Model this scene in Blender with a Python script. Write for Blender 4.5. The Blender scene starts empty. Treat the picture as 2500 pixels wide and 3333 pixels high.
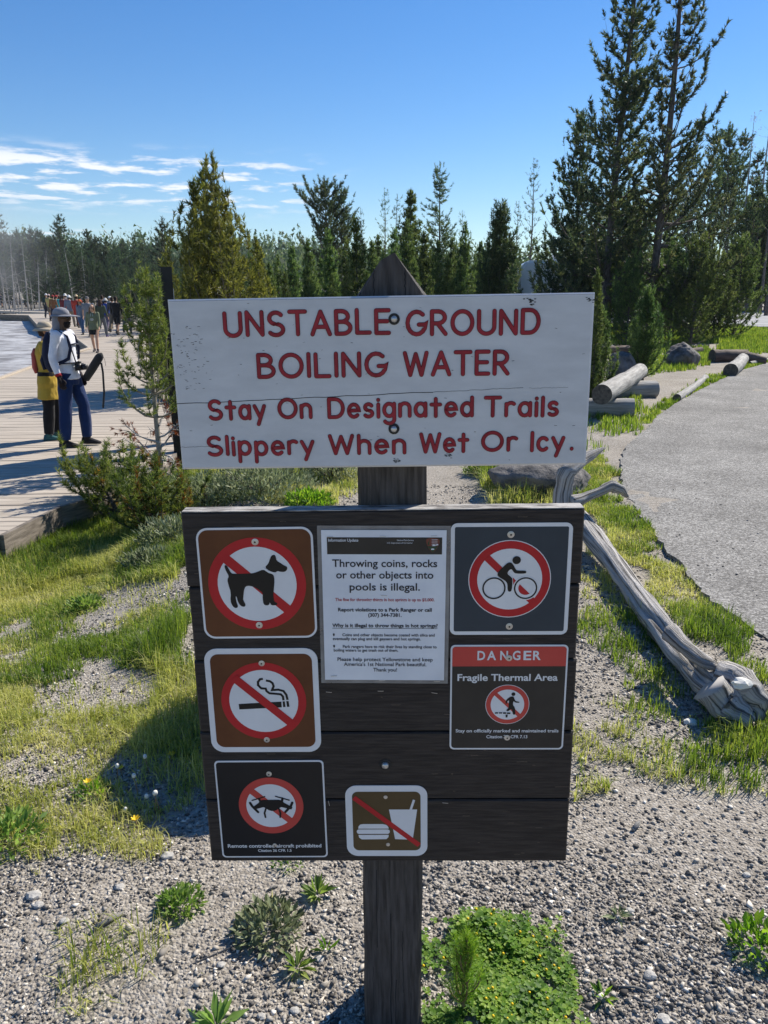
import bpy, bmesh, math, random
import numpy as np
from mathutils import Vector, Matrix, Euler
R = math.radians
sc = bpy.context.scene
C = sc.collection

# ---------------------------------------------------------------- camera, sky, sun, exposure
CAM_H, PITCH, FPX = 1.8, R(15.544), 2504.0
cd = bpy.data.cameras.new('camera')
cd.sensor_fit = 'VERTICAL'; cd.sensor_height = 24.0; cd.lens = 24.0 * FPX / 3333.0
cd.clip_start = 0.05; cd.clip_end = 3000
cam = bpy.data.objects.new('camera', cd); C.objects.link(cam)
cam.location = (0, 0, CAM_H); cam.rotation_euler = (R(90) - PITCH, 0, 0)
sc.camera = cam

SUN_AZ, SUN_EL = R(46), R(41)          # azimuth clockwise from +Y (view direction)
w = bpy.data.worlds.new('World'); sc.world = w; w.use_nodes = True
def build_world():
    nt = w.node_tree; N = nt.nodes; L = nt.links; N.clear()
    out = N.new('ShaderNodeOutputWorld'); bg = N.new('ShaderNodeBackground'); sky = N.new('ShaderNodeTexSky')
    sky.sky_type = 'NISHITA'; sky.sun_disc = False; sky.sun_elevation = SUN_EL; sky.sun_rotation = SUN_AZ
    sky.altitude = 1500; sky.air_density = 1.25; sky.dust_density = 0.25; sky.ozone_density = 4.0
    tc = N.new('ShaderNodeTexCoord'); sx = N.new('ShaderNodeSeparateXYZ'); L.new(tc.outputs['Generated'], sx.inputs[0])
    def m(op, a, b=None, c=None):
        n = N.new('ShaderNodeMath'); n.operation = op
        for i, v in enumerate((a, b, c)):
            if v is None: continue
            if isinstance(v, (int, float)): n.inputs[i].default_value = v
            else: L.new(v, n.inputs[i])
        return n.outputs[0]
    def ramp(v, a, b):
        n = N.new('ShaderNodeMapRange'); n.interpolation_type = 'SMOOTHSTEP'
        L.new(v, n.inputs[0]); n.inputs[1].default_value = a; n.inputs[2].default_value = b; return n.outputs[0]
    X, Y, Z = sx.outputs
    den = m('ADD', m('MAXIMUM', Z, 0.0), 0.035)
    cb = N.new('ShaderNodeCombineXYZ'); L.new(m('DIVIDE', X, den), cb.inputs[0]); L.new(m('DIVIDE', Y, den), cb.inputs[1])
    nz = N.new('ShaderNodeTexNoise'); nz.inputs['Scale'].default_value = 2.9; nz.inputs['Detail'].default_value = 7; nz.inputs['Roughness'].default_value = .58
    L.new(cb.outputs[0], nz.inputs['Vector'])
    az = m('ARCTAN2', X, Y); el = m('ARCSINE', Z)
    n2 = N.new('ShaderNodeTexNoise'); n2.inputs['Scale'].default_value = .5; L.new(cb.outputs[0], n2.inputs['Vector'])
    # a thin deck of small clouds low over the tree line to the left of the view direction
    azm = m('MULTIPLY', ramp(az, -.02, -.16), ramp(az, -1.5, -1.0))
    band = m('MULTIPLY', ramp(el, .088, .115), ramp(el, .172, .145))
    low = m('MULTIPLY', m('MULTIPLY', ramp(el, .06, .066), ramp(el, .078, .072)), m('MULTIPLY', ramp(az, -.29, -.36), .8))
    k = m('MULTIPLY', azm, m('MAXIMUM', band, low))
    k2 = m('ADD', nz.outputs['Fac'], m('MULTIPLY', m('SUBTRACT', n2.outputs['Fac'], .5), .35))
    dens = m('MULTIPLY', ramp(k2, .485, .64), k)
    mix = N.new('ShaderNodeMixRGB'); mix.inputs[2].default_value = (7.6, 7.9, 8.4, 1)
    hs = N.new('ShaderNodeHueSaturation'); hs.inputs['Saturation'].default_value = 1.30; hs.inputs['Hue'].default_value = .507; L.new(sky.outputs[0], hs.inputs['Color'])
    L.new(dens, mix.inputs[0]); L.new(hs.outputs[0], mix.inputs[1])
    L.new(mix.outputs[0], bg.inputs[0]); bg.inputs[1].default_value = SKY_STRENGTH; L.new(bg.outputs[0], out.inputs[0])
SKY_STRENGTH = 0.088
build_world()
sd = bpy.data.lights.new('sun', 'SUN'); sd.energy = 5.0; sd.angle = R(.53); sd.color = (1, .94, .83)
sun = bpy.data.objects.new('sun', sd); C.objects.link(sun)
sun_dir = Vector((math.sin(SUN_AZ) * math.cos(SUN_EL), math.cos(SUN_AZ) * math.cos(SUN_EL), math.sin(SUN_EL)))
sun.rotation_euler = (-sun_dir).to_track_quat('-Z', 'Y').to_euler()
sun.location = (8, 8, 12)
vs = sc.view_settings; vs.view_transform = 'Standard'; vs.look = 'None'; vs.exposure = 0.60; vs.gamma = 1.0; vs.use_curve_mapping = False
sc.display_settings.display_device = 'sRGB'
sc.render.engine = 'CYCLES'
sc.cycles.max_bounces = 6; sc.cycles.diffuse_bounces = 3; sc.cycles.glossy_bounces = 3; sc.cycles.transmission_bounces = 3; sc.cycles.transparent_max_bounces = 6

# ---------------------------------------------------------------- helpers
cp, sp = math.cos(PITCH), math.sin(PITCH)
def ray(px, py):
    a, b = (px - 1250) / FPX, (py - 1666.5) / FPX
    return Vector((a, cp - b * sp, -sp - b * cp))
def at(px, py, z=0.0):
    """point of the level z seen at a photo pixel"""
    d = ray(px, py); t = (z - CAM_H) / d.z
    return Vector((d.x * t, d.y * t, z))
def at_y(px, py, y):
    d = ray(px, py); t = y / d.y
    return Vector((d.x * t, y, CAM_H + d.z * t))

def rnd_grid(seed, n=64):
    return np.random.RandomState(seed).rand(n, n)
_GR = {}
def vnoise(x, y, seed=0):
    """smooth value noise, vectorised, 0..1"""
    if seed not in _GR: _GR[seed] = rnd_grid(seed)
    g = _GR[seed]; n = g.shape[0]
    x = np.asarray(x, float); y = np.asarray(y, float)
    xi = np.floor(x).astype(int); yi = np.floor(y).astype(int); fx = x - xi; fy = y - yi
    fx = fx * fx * (3 - 2 * fx); fy = fy * fy * (3 - 2 * fy)
    a = g[xi % n, yi % n]; b = g[(xi + 1) % n, yi % n]; c = g[xi % n, (yi + 1) % n]; d = g[(xi + 1) % n, (yi + 1) % n]
    return (a * (1 - fx) + b * fx) * (1 - fy) + (c * (1 - fx) + d * fx) * fy
def fbm(x, y, seed=0, oct=3):
    s = 0; a = .5; t = 0
    for i in range(oct):
        s = s + a * vnoise(np.asarray(x) * 2 ** i, np.asarray(y) * 2 ** i, seed + i); t += a; a *= .5
    return s / t
def sstep(v):
    v = np.clip(v, 0, 1); return v * v * (3 - 2 * v)
def in_poly(x, y, poly):
    x = np.asarray(x); y = np.asarray(y); r = np.zeros(x.shape, bool); n = len(poly)
    for i in range(n):
        x1, y1 = poly[i][:2]; x2, y2 = poly[(i + 1) % n][:2]
        if y1 == y2: continue
        c = ((y1 > y) != (y2 > y)) & (x < (x2 - x1) * (y - y1) / (y2 - y1) + x1); r ^= c
    return r

def height(x, y):
    x = np.asarray(x, float); y = np.asarray(y, float)
    h = -.36 * sstep((-x - .9) / 1.8) * sstep((y - 2.2) / 3.5)
    h = h - .2 * sstep((-x - 4) / 4) * sstep((y - 5) / 6)
    h = h + .018 * np.clip(y - 30, 0, 90)
    h = h + .068 * np.clip(y - 120, 0, 320) * (1 - .62 * sstep((x + 60) / 120))
    h = h + .018 * (fbm(x * 1.7, y * 1.7, 3) - .5) * np.clip(y * 2, .3, 4) * (y < 40)
    return h
def hz(x, y): return float(height(x, y))

class MB:
    """collects shapes; build() links them as one mesh object"""
    def __init__(self): self.v = []; self.f = []; self.mi = []; self.uv = {}
    def face(self, idx, m=0, uv=None):
        if uv is not None: self.uv[len(self.f)] = uv
        self.f.append(tuple(idx)); self.mi.append(m)
    def poly(self, pts, m=0):
        o = len(self.v); self.v += [tuple(p) for p in pts]; self.face(range(o, o + len(pts)), m)
    def box(self, c, s, rot=None, m=0):
        o = len(self.v); hx, hy, hz_ = s[0] / 2, s[1] / 2, s[2] / 2
        for dx, dy, dz in ((-1,-1,-1),(1,-1,-1),(1,1,-1),(-1,1,-1),(-1,-1,1),(1,-1,1),(1,1,1),(-1,1,1)):
            p = Vector((dx * hx, dy * hy, dz * hz_))
            if rot is not None: p = rot @ p
            self.v.append(tuple(p + Vector(c)))
        for q in ((0,3,2,1),(4,5,6,7),(0,1,5,4),(1,2,6,5),(2,3,7,6),(3,0,4,7)): self.face([o + i for i in q], m)
    def hexa(self, p8, m=0):
        o = len(self.v); self.v += [tuple(p) for p in p8]
        for q in ((0,3,2,1),(4,5,6,7),(0,1,5,4),(1,2,6,5),(2,3,7,6),(3,0,4,7)): self.face([o + i for i in q], m)
    def loft(self, pts, a, b=None, ref=(1, 0, 0), n=10, cap=True, m=0, mcap=None, jit=0, rng=None, sup=1.0):
        """tube through pts with ellipse half sizes a (side) and b (towards ref)"""
        b = a if b is None else b
        P = [Vector(p) for p in pts]; k = len(P); o = len(self.v); ref = Vector(ref)
        if np.isscalar(a): a = [a] * k
        if np.isscalar(b): b = [b] * k
        ln = 0
        lens = [0]
        for i in range(1, k): ln += (P[i] - P[i-1]).length; lens.append(ln)
        for i in range(k):
            t = (P[min(i + 1, k - 1)] - P[max(i - 1, 0)]).normalized()
            s = ref.cross(t)
            if s.length < 1e-3: s = Vector((0, 1, .01)).cross(t)
            s.normalize(); f = t.cross(s)
            for j in range(n):
                an = 2 * math.pi * j / n; ca, sa = math.cos(an), math.sin(an)
                if sup != 1.0:
                    ca = math.copysign(abs(ca) ** sup, ca); sa = math.copysign(abs(sa) ** sup, sa)
                q = 1 + (rng.uniform(-jit, jit) if jit else 0)
                self.v.append(tuple(P[i] + s * (a[i] * ca * q) + f * (-b[i] * sa * q)))
        for i in range(k - 1):
            for j in range(n):
                j2 = (j + 1) % n
                self.face((o + i * n + j, o + (i + 1) * n + j, o + (i + 1) * n + j2, o + i * n + j2), m,
                          ((j / n, lens[i]), (j / n, lens[i + 1]), ((j + 1) / n, lens[i + 1]), ((j + 1) / n, lens[i])))
        if cap:
            self.face(range(o, o + n), m if mcap is None else mcap)
            self.face(range(o + k * n - 1, o + (k - 1) * n - 1, -1), m if mcap is None else mcap)
    def ball(self, c, r, nu=10, nv=7, m=0, rot=None):
        r = (r, r, r) if np.isscalar(r) else r
        o = len(self.v); c = Vector(c)
        def add(p):
            p = Vector((p[0] * r[0], p[1] * r[1], p[2] * r[2]))
            if rot is not None: p = rot @ p
            self.v.append(tuple(c + p))
        add((0, 0, -1))
        for i in range(1, nv):
            th = math.pi * i / nv - math.pi / 2
            for j in range(nu):
                an = 2 * math.pi * j / nu; add((math.cos(th) * math.cos(an), math.cos(th) * math.sin(an), math.sin(th)))
        add((0, 0, 1)); last = len(self.v) - 1
        for j in range(nu):
            j2 = (j + 1) % nu
            self.face((o, o + 1 + j2, o + 1 + j), m)
            for i in range(nv - 2):
                a0 = o + 1 + i * nu; self.face((a0 + j, a0 + j2, a0 + nu + j2, a0 + nu + j), m)
            a0 = o + 1 + (nv - 2) * nu; self.face((a0 + j, a0 + j2, last), m)
    def lathe(self, prof, c=(0, 0, 0), rot=None, n=16, m=0):
        """prof: (r, h) pairs; axis local z"""
        o = len(self.v); c = Vector(c)
        for r_, h_ in prof:
            for j in range(n):
                an = 2 * math.pi * j / n; p = Vector((r_ * math.cos(an), r_ * math.sin(an), h_))
                if rot is not None: p = rot @ p
                self.v.append(tuple(c + p))
        for i in range(len(prof) - 1):
            for j in range(n):
                j2 = (j + 1) % n; self.face((o + i * n + j, o + i * n + j2, o + (i + 1) * n + j2, o + (i + 1) * n + j), m)
        self.face([o + n - 1 - j for j in range(n)], m); self.face([o + (len(prof) - 1) * n + j for j in range(n)], m)
    def mesh(self, name, mats, smooth=True):
        me = bpy.data.meshes.new(name); me.from_pydata(self.v, [], self.f)
        for x in (mats if isinstance(mats, (list, tuple)) else [mats]): me.materials.append(x)
        if self.uv:
            ul = me.uv_layers.new(name='UVMap'); dat = np.zeros(len(me.loops) * 2)
            for p in me.polygons:
                u = self.uv.get(p.index)
                if u:
                    for li, c in zip(p.loop_indices, u): dat[2 * li] = c[0]; dat[2 * li + 1] = c[1]
            ul.data.foreach_set('uv', dat)
        me.polygons.foreach_set('material_index', self.mi)
        me.polygons.foreach_set('use_smooth', [smooth] * len(me.polygons)); me.update(); return me
    def build(self, name, mats, parent=None, smooth=True, angle=None):
        me = self.mesh(name, mats, smooth)
        if smooth and angle: me.set_sharp_from_angle(angle=R(angle))
        return link(name, me, parent)

def link(name, me, parent=None):
    o = bpy.data.objects.new(name, me); C.objects.link(o)
    if parent is not None: o.parent = parent
    return o
def tag(o, label=None, cat=None, group=None, kind=None):
    if label: o['label'] = label
    if cat: o['category'] = cat
    if group: o['group'] = group
    if kind: o['kind'] = kind
    return o
def empty(name, loc=(0, 0, 0), rot=(0, 0, 0)):
    o = bpy.data.objects.new(name, None); C.objects.link(o); o.location = loc; o.rotation_euler = rot; o.empty_display_size = .1
    return o
def copy_tree(o, parent=None):
    c = o.copy(); C.objects.link(c)
    if parent is not None: c.parent = parent
    for ch in list(o.children): copy_tree(ch, c)
    return c
def tri_mesh(name, V, F, mat, smooth=False, attr=None):
    """fast mesh from numpy arrays (F: n x 3 or n x 4)"""
    me = bpy.data.meshes.new(name); k = F.shape[1]
    me.vertices.add(len(V)); me.vertices.foreach_set('co', np.ascontiguousarray(V, np.float32).ravel())
    me.loops.add(F.size); me.loops.foreach_set('vertex_index', np.ascontiguousarray(F, np.int32).ravel())
    me.polygons.add(len(F)); me.polygons.foreach_set('loop_start', np.arange(len(F), dtype=np.int32) * k)
    me.polygons.foreach_set('loop_total', np.full(len(F), k, np.int32))
    if smooth: me.polygons.foreach_set('use_smooth', np.ones(len(F), bool))
    me.update(calc_edges=True); me.validate()
    if attr is not None:
        a = me.attributes.new('tint', 'FLOAT', 'POINT'); a.data.foreach_set('value', np.ascontiguousarray(attr, np.float32))
    if mat: me.materials.append(mat)
    return me
def remeshed(mb, name, mat, vox, smooth=4, fac=.5, folds=0):
    """one continuous surface out of overlapping shapes"""
    me = mb.mesh(name + '_t', mat); o = bpy.data.objects.new('tmp', me); C.objects.link(o)
    r = o.modifiers.new('r', 'REMESH'); r.mode = 'VOXEL'; r.voxel_size = vox
    s = o.modifiers.new('s', 'SMOOTH'); s.iterations = smooth; s.factor = fac
    dg = bpy.context.evaluated_depsgraph_get(); dg.update()
    out = bpy.data.meshes.new_from_object(o.evaluated_get(dg))
    bpy.data.objects.remove(o); bpy.data.meshes.remove(me)
    out.name = name; out.materials.clear(); out.materials.append(mat)
    if folds:
        n = len(out.vertices); co = np.zeros(n * 3); no = np.zeros(n * 3); out.vertices.foreach_get('co', co); out.vertex_normals.foreach_get('vector', no); co = co.reshape(-1, 3); no = no.reshape(-1, 3)
        d = (fbm(co[:, 0] * 9 + co[:, 1] * 11 + 50, co[:, 2] * 6 + co[:, 1] * 4 + 50, 71, 3) - .5) * 2 * folds; co = co + no * d[:, None]; out.vertices.foreach_set('co', co.ravel()); out.update()
    out.polygons.foreach_set('use_smooth', [True] * len(out.polygons)); return out

# ---------------------------------------------------------------- materials
def mat(name, c1, c2=None, scale=8, rough=.7, bump=0, bscale=None, coord='Object', stretch=(1, 1, 1), spec=.3, detail=5, lo=.35, hi=.65, metal=0, bdist=.01, sheen=0):
    m = bpy.data.materials.new(name); m.use_nodes = True; N = m.node_tree.nodes; L = m.node_tree.links
    b = N['Principled BSDF']; b.inputs['Roughness'].default_value = rough; b.inputs['Specular IOR Level'].default_value = spec; b.inputs['Metallic'].default_value = metal
    b.inputs['Base Color'].default_value = (*c1, 1)
    if sheen: b.inputs['Sheen Weight'].default_value = sheen
    if c2 is not None or bump:
        tc = N.new('ShaderNodeTexCoord'); mp = N.new('ShaderNodeMapping'); mp.inputs['Scale'].default_value = stretch
        L.new(tc.outputs[coord], mp.inputs[0])
    if c2 is not None:
        nz = N.new('ShaderNodeTexNoise'); nz.inputs['Scale'].default_value = scale; nz.inputs['Detail'].default_value = detail; nz.inputs['Roughness'].default_value = .6
        L.new(mp.outputs[0], nz.inputs['Vector'])
        cr = N.new('ShaderNodeValToRGB'); cr.color_ramp.elements[0].position = lo; cr.color_ramp.elements[1].position = hi
        cr.color_ramp.elements[0].color = (*c1, 1); cr.color_ramp.elements[1].color = (*c2, 1)
        L.new(nz.outputs['Fac'], cr.inputs[0]); L.new(cr.outputs[0], b.inputs['Base Color'])
    if bump:
        n2 = N.new('ShaderNodeTexNoise'); n2.inputs['Scale'].default_value = bscale or scale * 3; n2.inputs['Detail'].default_value = 6; n2.inputs['Roughness'].default_value = .65
        L.new(mp.outputs[0], n2.inputs['Vector'])
        bp = N.new('ShaderNodeBump'); bp.inputs['Strength'].default_value = bump; bp.inputs['Distance'].default_value = bdist
        L.new(n2.outputs['Fac'], bp.inputs['Height']); L.new(bp.outputs[0], b.inputs['Normal'])
    return m
def leaf_mat(name, cols, scale=1.2, trans=.35, rough=.55, hue=.02, val=.25, tcol=1.25):
    """cols: three colours dark to light; variation by noise, by leaf and by tree"""
    m = bpy.data.materials.new(name); m.use_nodes = True; N = m.node_tree.nodes; L = m.node_tree.links
    b = N['Principled BSDF']; out = N['Material Output']; b.inputs['Roughness'].default_value = rough; b.inputs['Specular IOR Level'].default_value = .35
    tc = N.new('ShaderNodeTexCoord'); nz = N.new('ShaderNodeTexNoise'); nz.inputs['Scale'].default_value = scale; nz.inputs['Detail'].default_value = 3
    L.new(tc.outputs['Object'], nz.inputs['Vector'])
    ge = N.new('ShaderNodeNewGeometry'); oi = N.new('ShaderNodeObjectInfo')
    ad = N.new('ShaderNodeMath'); ad.operation = 'MULTIPLY_ADD'; L.new(ge.outputs['Random Per Island'], ad.inputs[0]); ad.inputs[1].default_value = .45
    L.new(nz.outputs['Fac'], ad.inputs[2])
    s2 = N.new('ShaderNodeMath'); s2.operation = 'SUBTRACT'; L.new(ad.outputs[0], s2.inputs[0]); s2.inputs[1].default_value = .225
    cr = N.new('ShaderNodeValToRGB'); e = cr.color_ramp.elements; e[0].position = .25; e[1].position = .8; e[0].color = (*cols[0], 1); e[1].color = (*cols[2], 1)
    x = e.new(.5); x.color = (*cols[1], 1); L.new(s2.outputs[0], cr.inputs[0])
    hs = N.new('ShaderNodeHueSaturation'); L.new(cr.outputs[0], hs.inputs['Color'])
    def mr(a, c):
        n = N.new('ShaderNodeMapRange'); L.new(oi.outputs['Random'], n.inputs[0]); n.inputs[3].default_value = a; n.inputs[4].default_value = c; return n.outputs[0]
    L.new(mr(.5 - hue, .5 + hue), hs.inputs['Hue']); L.new(mr(1 - val, 1 + val), hs.inputs['Value'])
    L.new(hs.outputs[0], b.inputs['Base Color'])
    tr = N.new('ShaderNodeBsdfTranslucent'); mx = N.new('ShaderNodeMixShader'); mx.inputs[0].default_value = trans
    h2 = N.new('ShaderNodeHueSaturation'); L.new(hs.outputs[0], h2.inputs['Color']); h2.inputs['Value'].default_value = tcol; h2.inputs['Saturation'].default_value = 1.1
    L.new(h2.outputs[0], tr.inputs[0]); L.new(b.outputs[0], mx.inputs[1]); L.new(tr.outputs[0], mx.inputs[2]); L.new(mx.outputs[0], out.inputs['Surface'])
    return m
M = {}
M['white_paint'] = mat('white_paint', (.52, .53, .55), (.60, .61, .63), 9, .45, .12, 60, stretch=(1, 1, 3), bdist=.002)
M['red_paint'] = mat('red_paint', (.23, .010, .021), (.33, .019, .032), 30, .45, .2, 90, bdist=.002)
M['red_edge'] = mat('red_edge', (.10, .012, .018), None, rough=.7)
M['crack'] = mat('crack', (.02, .02, .022), rough=.9)
M['brown_wood'] = mat('brown_wood', (.018, .014, .013), (.045, .036, .032), 14, .6, .5, 26, stretch=(1, 6, 14), bdist=.004)
M['post_wood'] = mat('post_wood', (.036, .031, .029), (.095, .085, .080), 12, .7, .7, 22, stretch=(9, 9, .7), bdist=.006)
M['worn_top'] = mat('worn_top', (.10, .09, .085), (.42, .40, .38), 16, .75, .4, 40, stretch=(1, 4, 4), lo=.38, hi=.55)
M['scratch'] = mat('scratch', (.20, .15, .11), rough=.8)
M['steel'] = mat('steel', (.45, .44, .42), (.6, .59, .57), 90, .35, .1, 300, metal=.7, spec=.5, bdist=.001)
M['dark_steel'] = mat('dark_steel', (.018, .017, .016), (.04, .038, .036), 120, .7)
M['sign_white'] = mat('sign_white', (.68, .68, .69), (.76, .76, .77), 6, .32, .05, 400, bdist=.001)
M['sign_brown'] = mat('sign_brown', (.095, .030, .010), (.135, .046, .016), 7, .3)
M['sign_olive'] = mat('sign_olive', (.075, .048, .018), (.10, .065, .027), 7, .35)
M['sign_slate'] = mat('sign_slate', (.028, .040, .054), (.036, .050, .066), 8, .4)
M['sign_black'] = mat('sign_black', (.009, .009, .011), (.013, .013, .015), 8, .4)
M['sign_umber'] = mat('sign_umber', (.030, .026, .023), (.040, .035, .031), 12, .45)
M['sign_red'] = mat('sign_red', (.42, .012, .018), (.50, .018, .024), 7, .32)
M['sign_coral'] = mat('sign_coral', (.50, .055, .045), (.56, .07, .055), 7, .4)
M['ink'] = mat('ink', (.008, .008, .009), rough=.4)
M['paper'] = mat('paper', (.66, .68, .73), (.76, .78, .82), 8, .25, .35, 14, bdist=.004)
M['ink_paper'] = mat('ink_paper', (.02, .02, .026), rough=.35)
M['ink_red'] = mat('ink_red', (.42, .07, .08), rough=.35)
M['emblem_brown'] = mat('emblem_brown', (.12, .035, .022), (.2, .06, .04), 60, .4)
M['emblem_green'] = mat('emblem_green', (.03, .06, .03), rough=.4)
def film_mat():
    m = mat('plastic_film', (.30, .28, .27), (.5, .49, .47), 12, .12, .5, 25, spec=.6, bdist=.004)
    m.node_tree.nodes['Principled BSDF'].inputs['Alpha'].default_value = .55; return m
M['film'] = film_mat()
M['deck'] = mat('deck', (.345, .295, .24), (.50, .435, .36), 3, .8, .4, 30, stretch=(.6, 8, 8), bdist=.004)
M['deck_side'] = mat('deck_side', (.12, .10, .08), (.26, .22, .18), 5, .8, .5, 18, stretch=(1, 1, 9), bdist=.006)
def wood_uv(name, c1, c2, c3=None, sx=26, sy=2.2, bump=.8, rough=.8, lo=.3, hi=.72):
    m = mat(name, c1, c2, 1.0, rough, bump, 1.6, coord='UV', stretch=(sx, sy, 1), detail=8, lo=lo, hi=hi, bdist=.02); return m
M['log'] = wood_uv('weathered_log', (.16, .15, .14), (.46, .44, .41), sx=22, sy=1.6, bump=.7)
M['log_end_shaded'] = mat('log_end_shaded', (.05, .045, .04), (.14, .12, .10), 20, .9, .5, 40)  # end faces coloured darker than the log to stand in for their shade
M['drift'] = wood_uv('driftwood_grey', (.03, .026, .023), (.48, .455, .43), sx=26, sy=1.3, bump=1.0, lo=.36, hi=.54)
M['drift_dark'] = wood_uv('driftwood_dark', (.05, .035, .028), (.20, .14, .11), sx=14, sy=2.0, bump=1.0)
M['rock'] = mat('boulder_rock', (.055, .052, .052), (.20, .185, .175), 5, .9, .9, 14, bdist=.03)
M['bark'] = mat('pine_bark', (.055, .046, .042), (.17, .145, .13), 5, .9, .8, 16, stretch=(4, 4, 1), bdist=.02)
M['bark_pale'] = mat('pale_bark', (.15, .125, .10), (.36, .32, .26), 7, .9, .8, 22, stretch=(5, 5, 1), bdist=.01)
M['snag'] = mat('dead_trunk', (.20, .19, .18), (.42, .40, .38), 3, .9, .4, 9, stretch=(3, 3, .6))
M['dead_needles'] = leaf_mat('dead_needles', ((.16, .06, .02), (.30, .11, .03), (.38, .20, .06)), 3, .3)
M['pine_near'] = leaf_mat('pine_needles_near', ((.055, .095, .022), (.15, .20, .045), (.31, .34, .085)), 2.2, .45, hue=.012, val=.12)
M['pine_yellow'] = leaf_mat('pine_needles_olive', ((.055, .070, .018), (.16, .18, .04), (.32, .31, .07)), 1.6, .48, hue=.008, val=.1)
M['pine_dark'] = leaf_mat('pine_needles_dark', ((.022, .046, .024), (.06, .095, .042), (.16, .19, .07)), .9, .45, hue=.015, val=.25)
M['pine_big'] = leaf_mat('pine_needles_blue_green', ((.026, .052, .032), (.075, .105, .05), (.21, .22, .085)), .9, .45, hue=.01, val=.15)
M['pine_far'] = leaf_mat('pine_needles_far', ((.012, .028, .018), (.04, .066, .03), (.11, .135, .055)), .25, .42, hue=.025, val=.4)
M['pine_mid'] = leaf_mat('pine_needles_mid', ((.036, .066, .022), (.10, .15, .045), (.23, .28, .085)), .9, .48, hue=.018, val=.25)
M['grass'] = leaf_mat('grass_blades', ((.075, .13, .02), (.17, .25, .04), (.33, .38, .075)), 2.2, .5, hue=.0, val=.0)
M['grass_dry'] = leaf_mat('dry_grass_blades', ((.26, .30, .06), (.46, .47, .12), (.64, .60, .27)), 3, .5, hue=0, val=0)
M['sage'] = leaf_mat('sage_leaves', ((.11, .14, .07), (.23, .27, .14), (.40, .43, .26)), 4, .3, hue=.01, val=.1)
M['weed'] = leaf_mat('weed_leaves', ((.09, .16, .035), (.19, .28, .06), (.34, .42, .11)), 9, .45, hue=.02, val=.15)
M['clover'] = leaf_mat('clover_leaves', ((.06, .14, .018), (.16, .30, .035), (.34, .46, .07)), 14, .5, hue=0, val=0)
M['petal'] = mat('yellow_petal', (.75, .50, .01), rough=.6)
M['fluff'] = mat('seed_fluff', (.7, .68, .62), rough=.9)
M['stem'] = mat('weed_stem', (.22, .15, .08), rough=.8)
def gravel_mat(name, scale_v, cols, bump):
    m = bpy.data.materials.new(name); m.use_nodes = True; N = m.node_tree.nodes; L = m.node_tree.links; b = N['Principled BSDF']
    b.inputs['Roughness'].default_value = .9; b.inputs['Specular IOR Level'].default_value = .2
    tc = N.new('ShaderNodeTexCoord')
    n1 = N.new('ShaderNodeTexNoise'); n1.inputs['Scale'].default_value = .9; n1.inputs['Detail'].default_value = 8; n1.inputs['Roughness'].default_value = .65
    vo = N.new('ShaderNodeTexVoronoi'); vo.inputs['Scale'].default_value = scale_v; n2 = N.new('ShaderNodeTexNoise'); n2.inputs['Scale'].default_value = scale_v * 1.4; n2.inputs['Detail'].default_value = 3
    for n in (n1, vo, n2): L.new(tc.outputs['Object'], n.inputs['Vector'])
    sv = N.new('ShaderNodeSeparateColor'); L.new(vo.outputs['Color'], sv.inputs[0])
    cr = N.new('ShaderNodeValToRGB'); e = cr.color_ramp.elements; e[0].position = .0; e[1].position = 1; e[0].color = (*cols[0], 1); e[1].color = (*cols[2], 1); x = e.new(.5); x.color = (*cols[1], 1)
    mx = N.new('ShaderNodeMath'); mx.operation = 'MULTIPLY_ADD'; L.new(sv.outputs[0], mx.inputs[0]); mx.inputs[1].default_value = .6
    m2 = N.new('ShaderNodeMath'); m2.operation = 'MULTIPLY_ADD'; L.new(n1.outputs['Fac'], m2.inputs[0]); m2.inputs[1].default_value = .8; m2.inputs[2].default_value = -.2
    L.new(m2.outputs[0], mx.inputs[2]); L.new(mx.outputs[0], cr.inputs[0]); L.new(cr.outputs[0], b.inputs['Base Color'])
    bp = N.new('ShaderNodeBump'); bp.inputs['Strength'].default_value = bump; bp.inputs['Distance'].default_value = .012
    ad = N.new('ShaderNodeMath'); ad.operation = 'SUBTRACT'; L.new(n2.outputs['Fac'], ad.inputs[0]); L.new(vo.outputs['Distance'], ad.inputs[1])
    L.new(ad.outputs[0], bp.inputs['Height']); L.new(bp.outputs[0], b.inputs['Normal']); return m
M['ground'] = gravel_mat('gravel_ground', 95, ((.16, .139, .114), (.32, .284, .24), (.52, .477, .418)), .65)
M['asphalt'] = gravel_mat('asphalt', 85, ((.065, .061, .056), (.20, .19, .176), (.52, .50, .465)), .5)
M['lot'] = mat('parking_asphalt', (.24, .24, .25), (.30, .30, .31), 2, .85, .2, 60)
M['line_paint'] = mat('line_paint', (.75, .75, .74), rough=.7)
M['thermal'] = mat('sinter_flat', (.17, .15, .13), (.50, .49, .48), .9, .5, .5, 3, detail=9, lo=.35, hi=.62, bdist=.05, spec=.5)
M['hill'] = mat('hill_ground', (.02, .035, .025), (.04, .055, .035), .05, .95)
def stone_mat():
    m = bpy.data.materials.new('gravel_stone'); m.use_nodes = True; N = m.node_tree.nodes; L = m.node_tree.links; b = N['Principled BSDF']
    b.inputs['Roughness'].default_value = .85; b.inputs['Specular IOR Level'].default_value = .25
    g = N.new('ShaderNodeNewGeometry'); cr = N.new('ShaderNodeValToRGB'); e = cr.color_ramp.elements
    e[0].position = 0; e[0].color = (.06, .055, .05, 1); e[1].position = 1; e[1].color = (.80, .74, .65, 1)
    for p, c in ((.3, (.18, .165, .15)), (.65, (.33, .30, .262)), (.88, (.49, .44, .375))):
        x = e.new(p); x.color = (*c, 1)
    L.new(g.outputs['Random Per Island'], cr.inputs[0]); L.new(cr.outputs[0], b.inputs['Base Color']); return m
M['stone'] = stone_mat()
_cloth = {}
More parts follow.
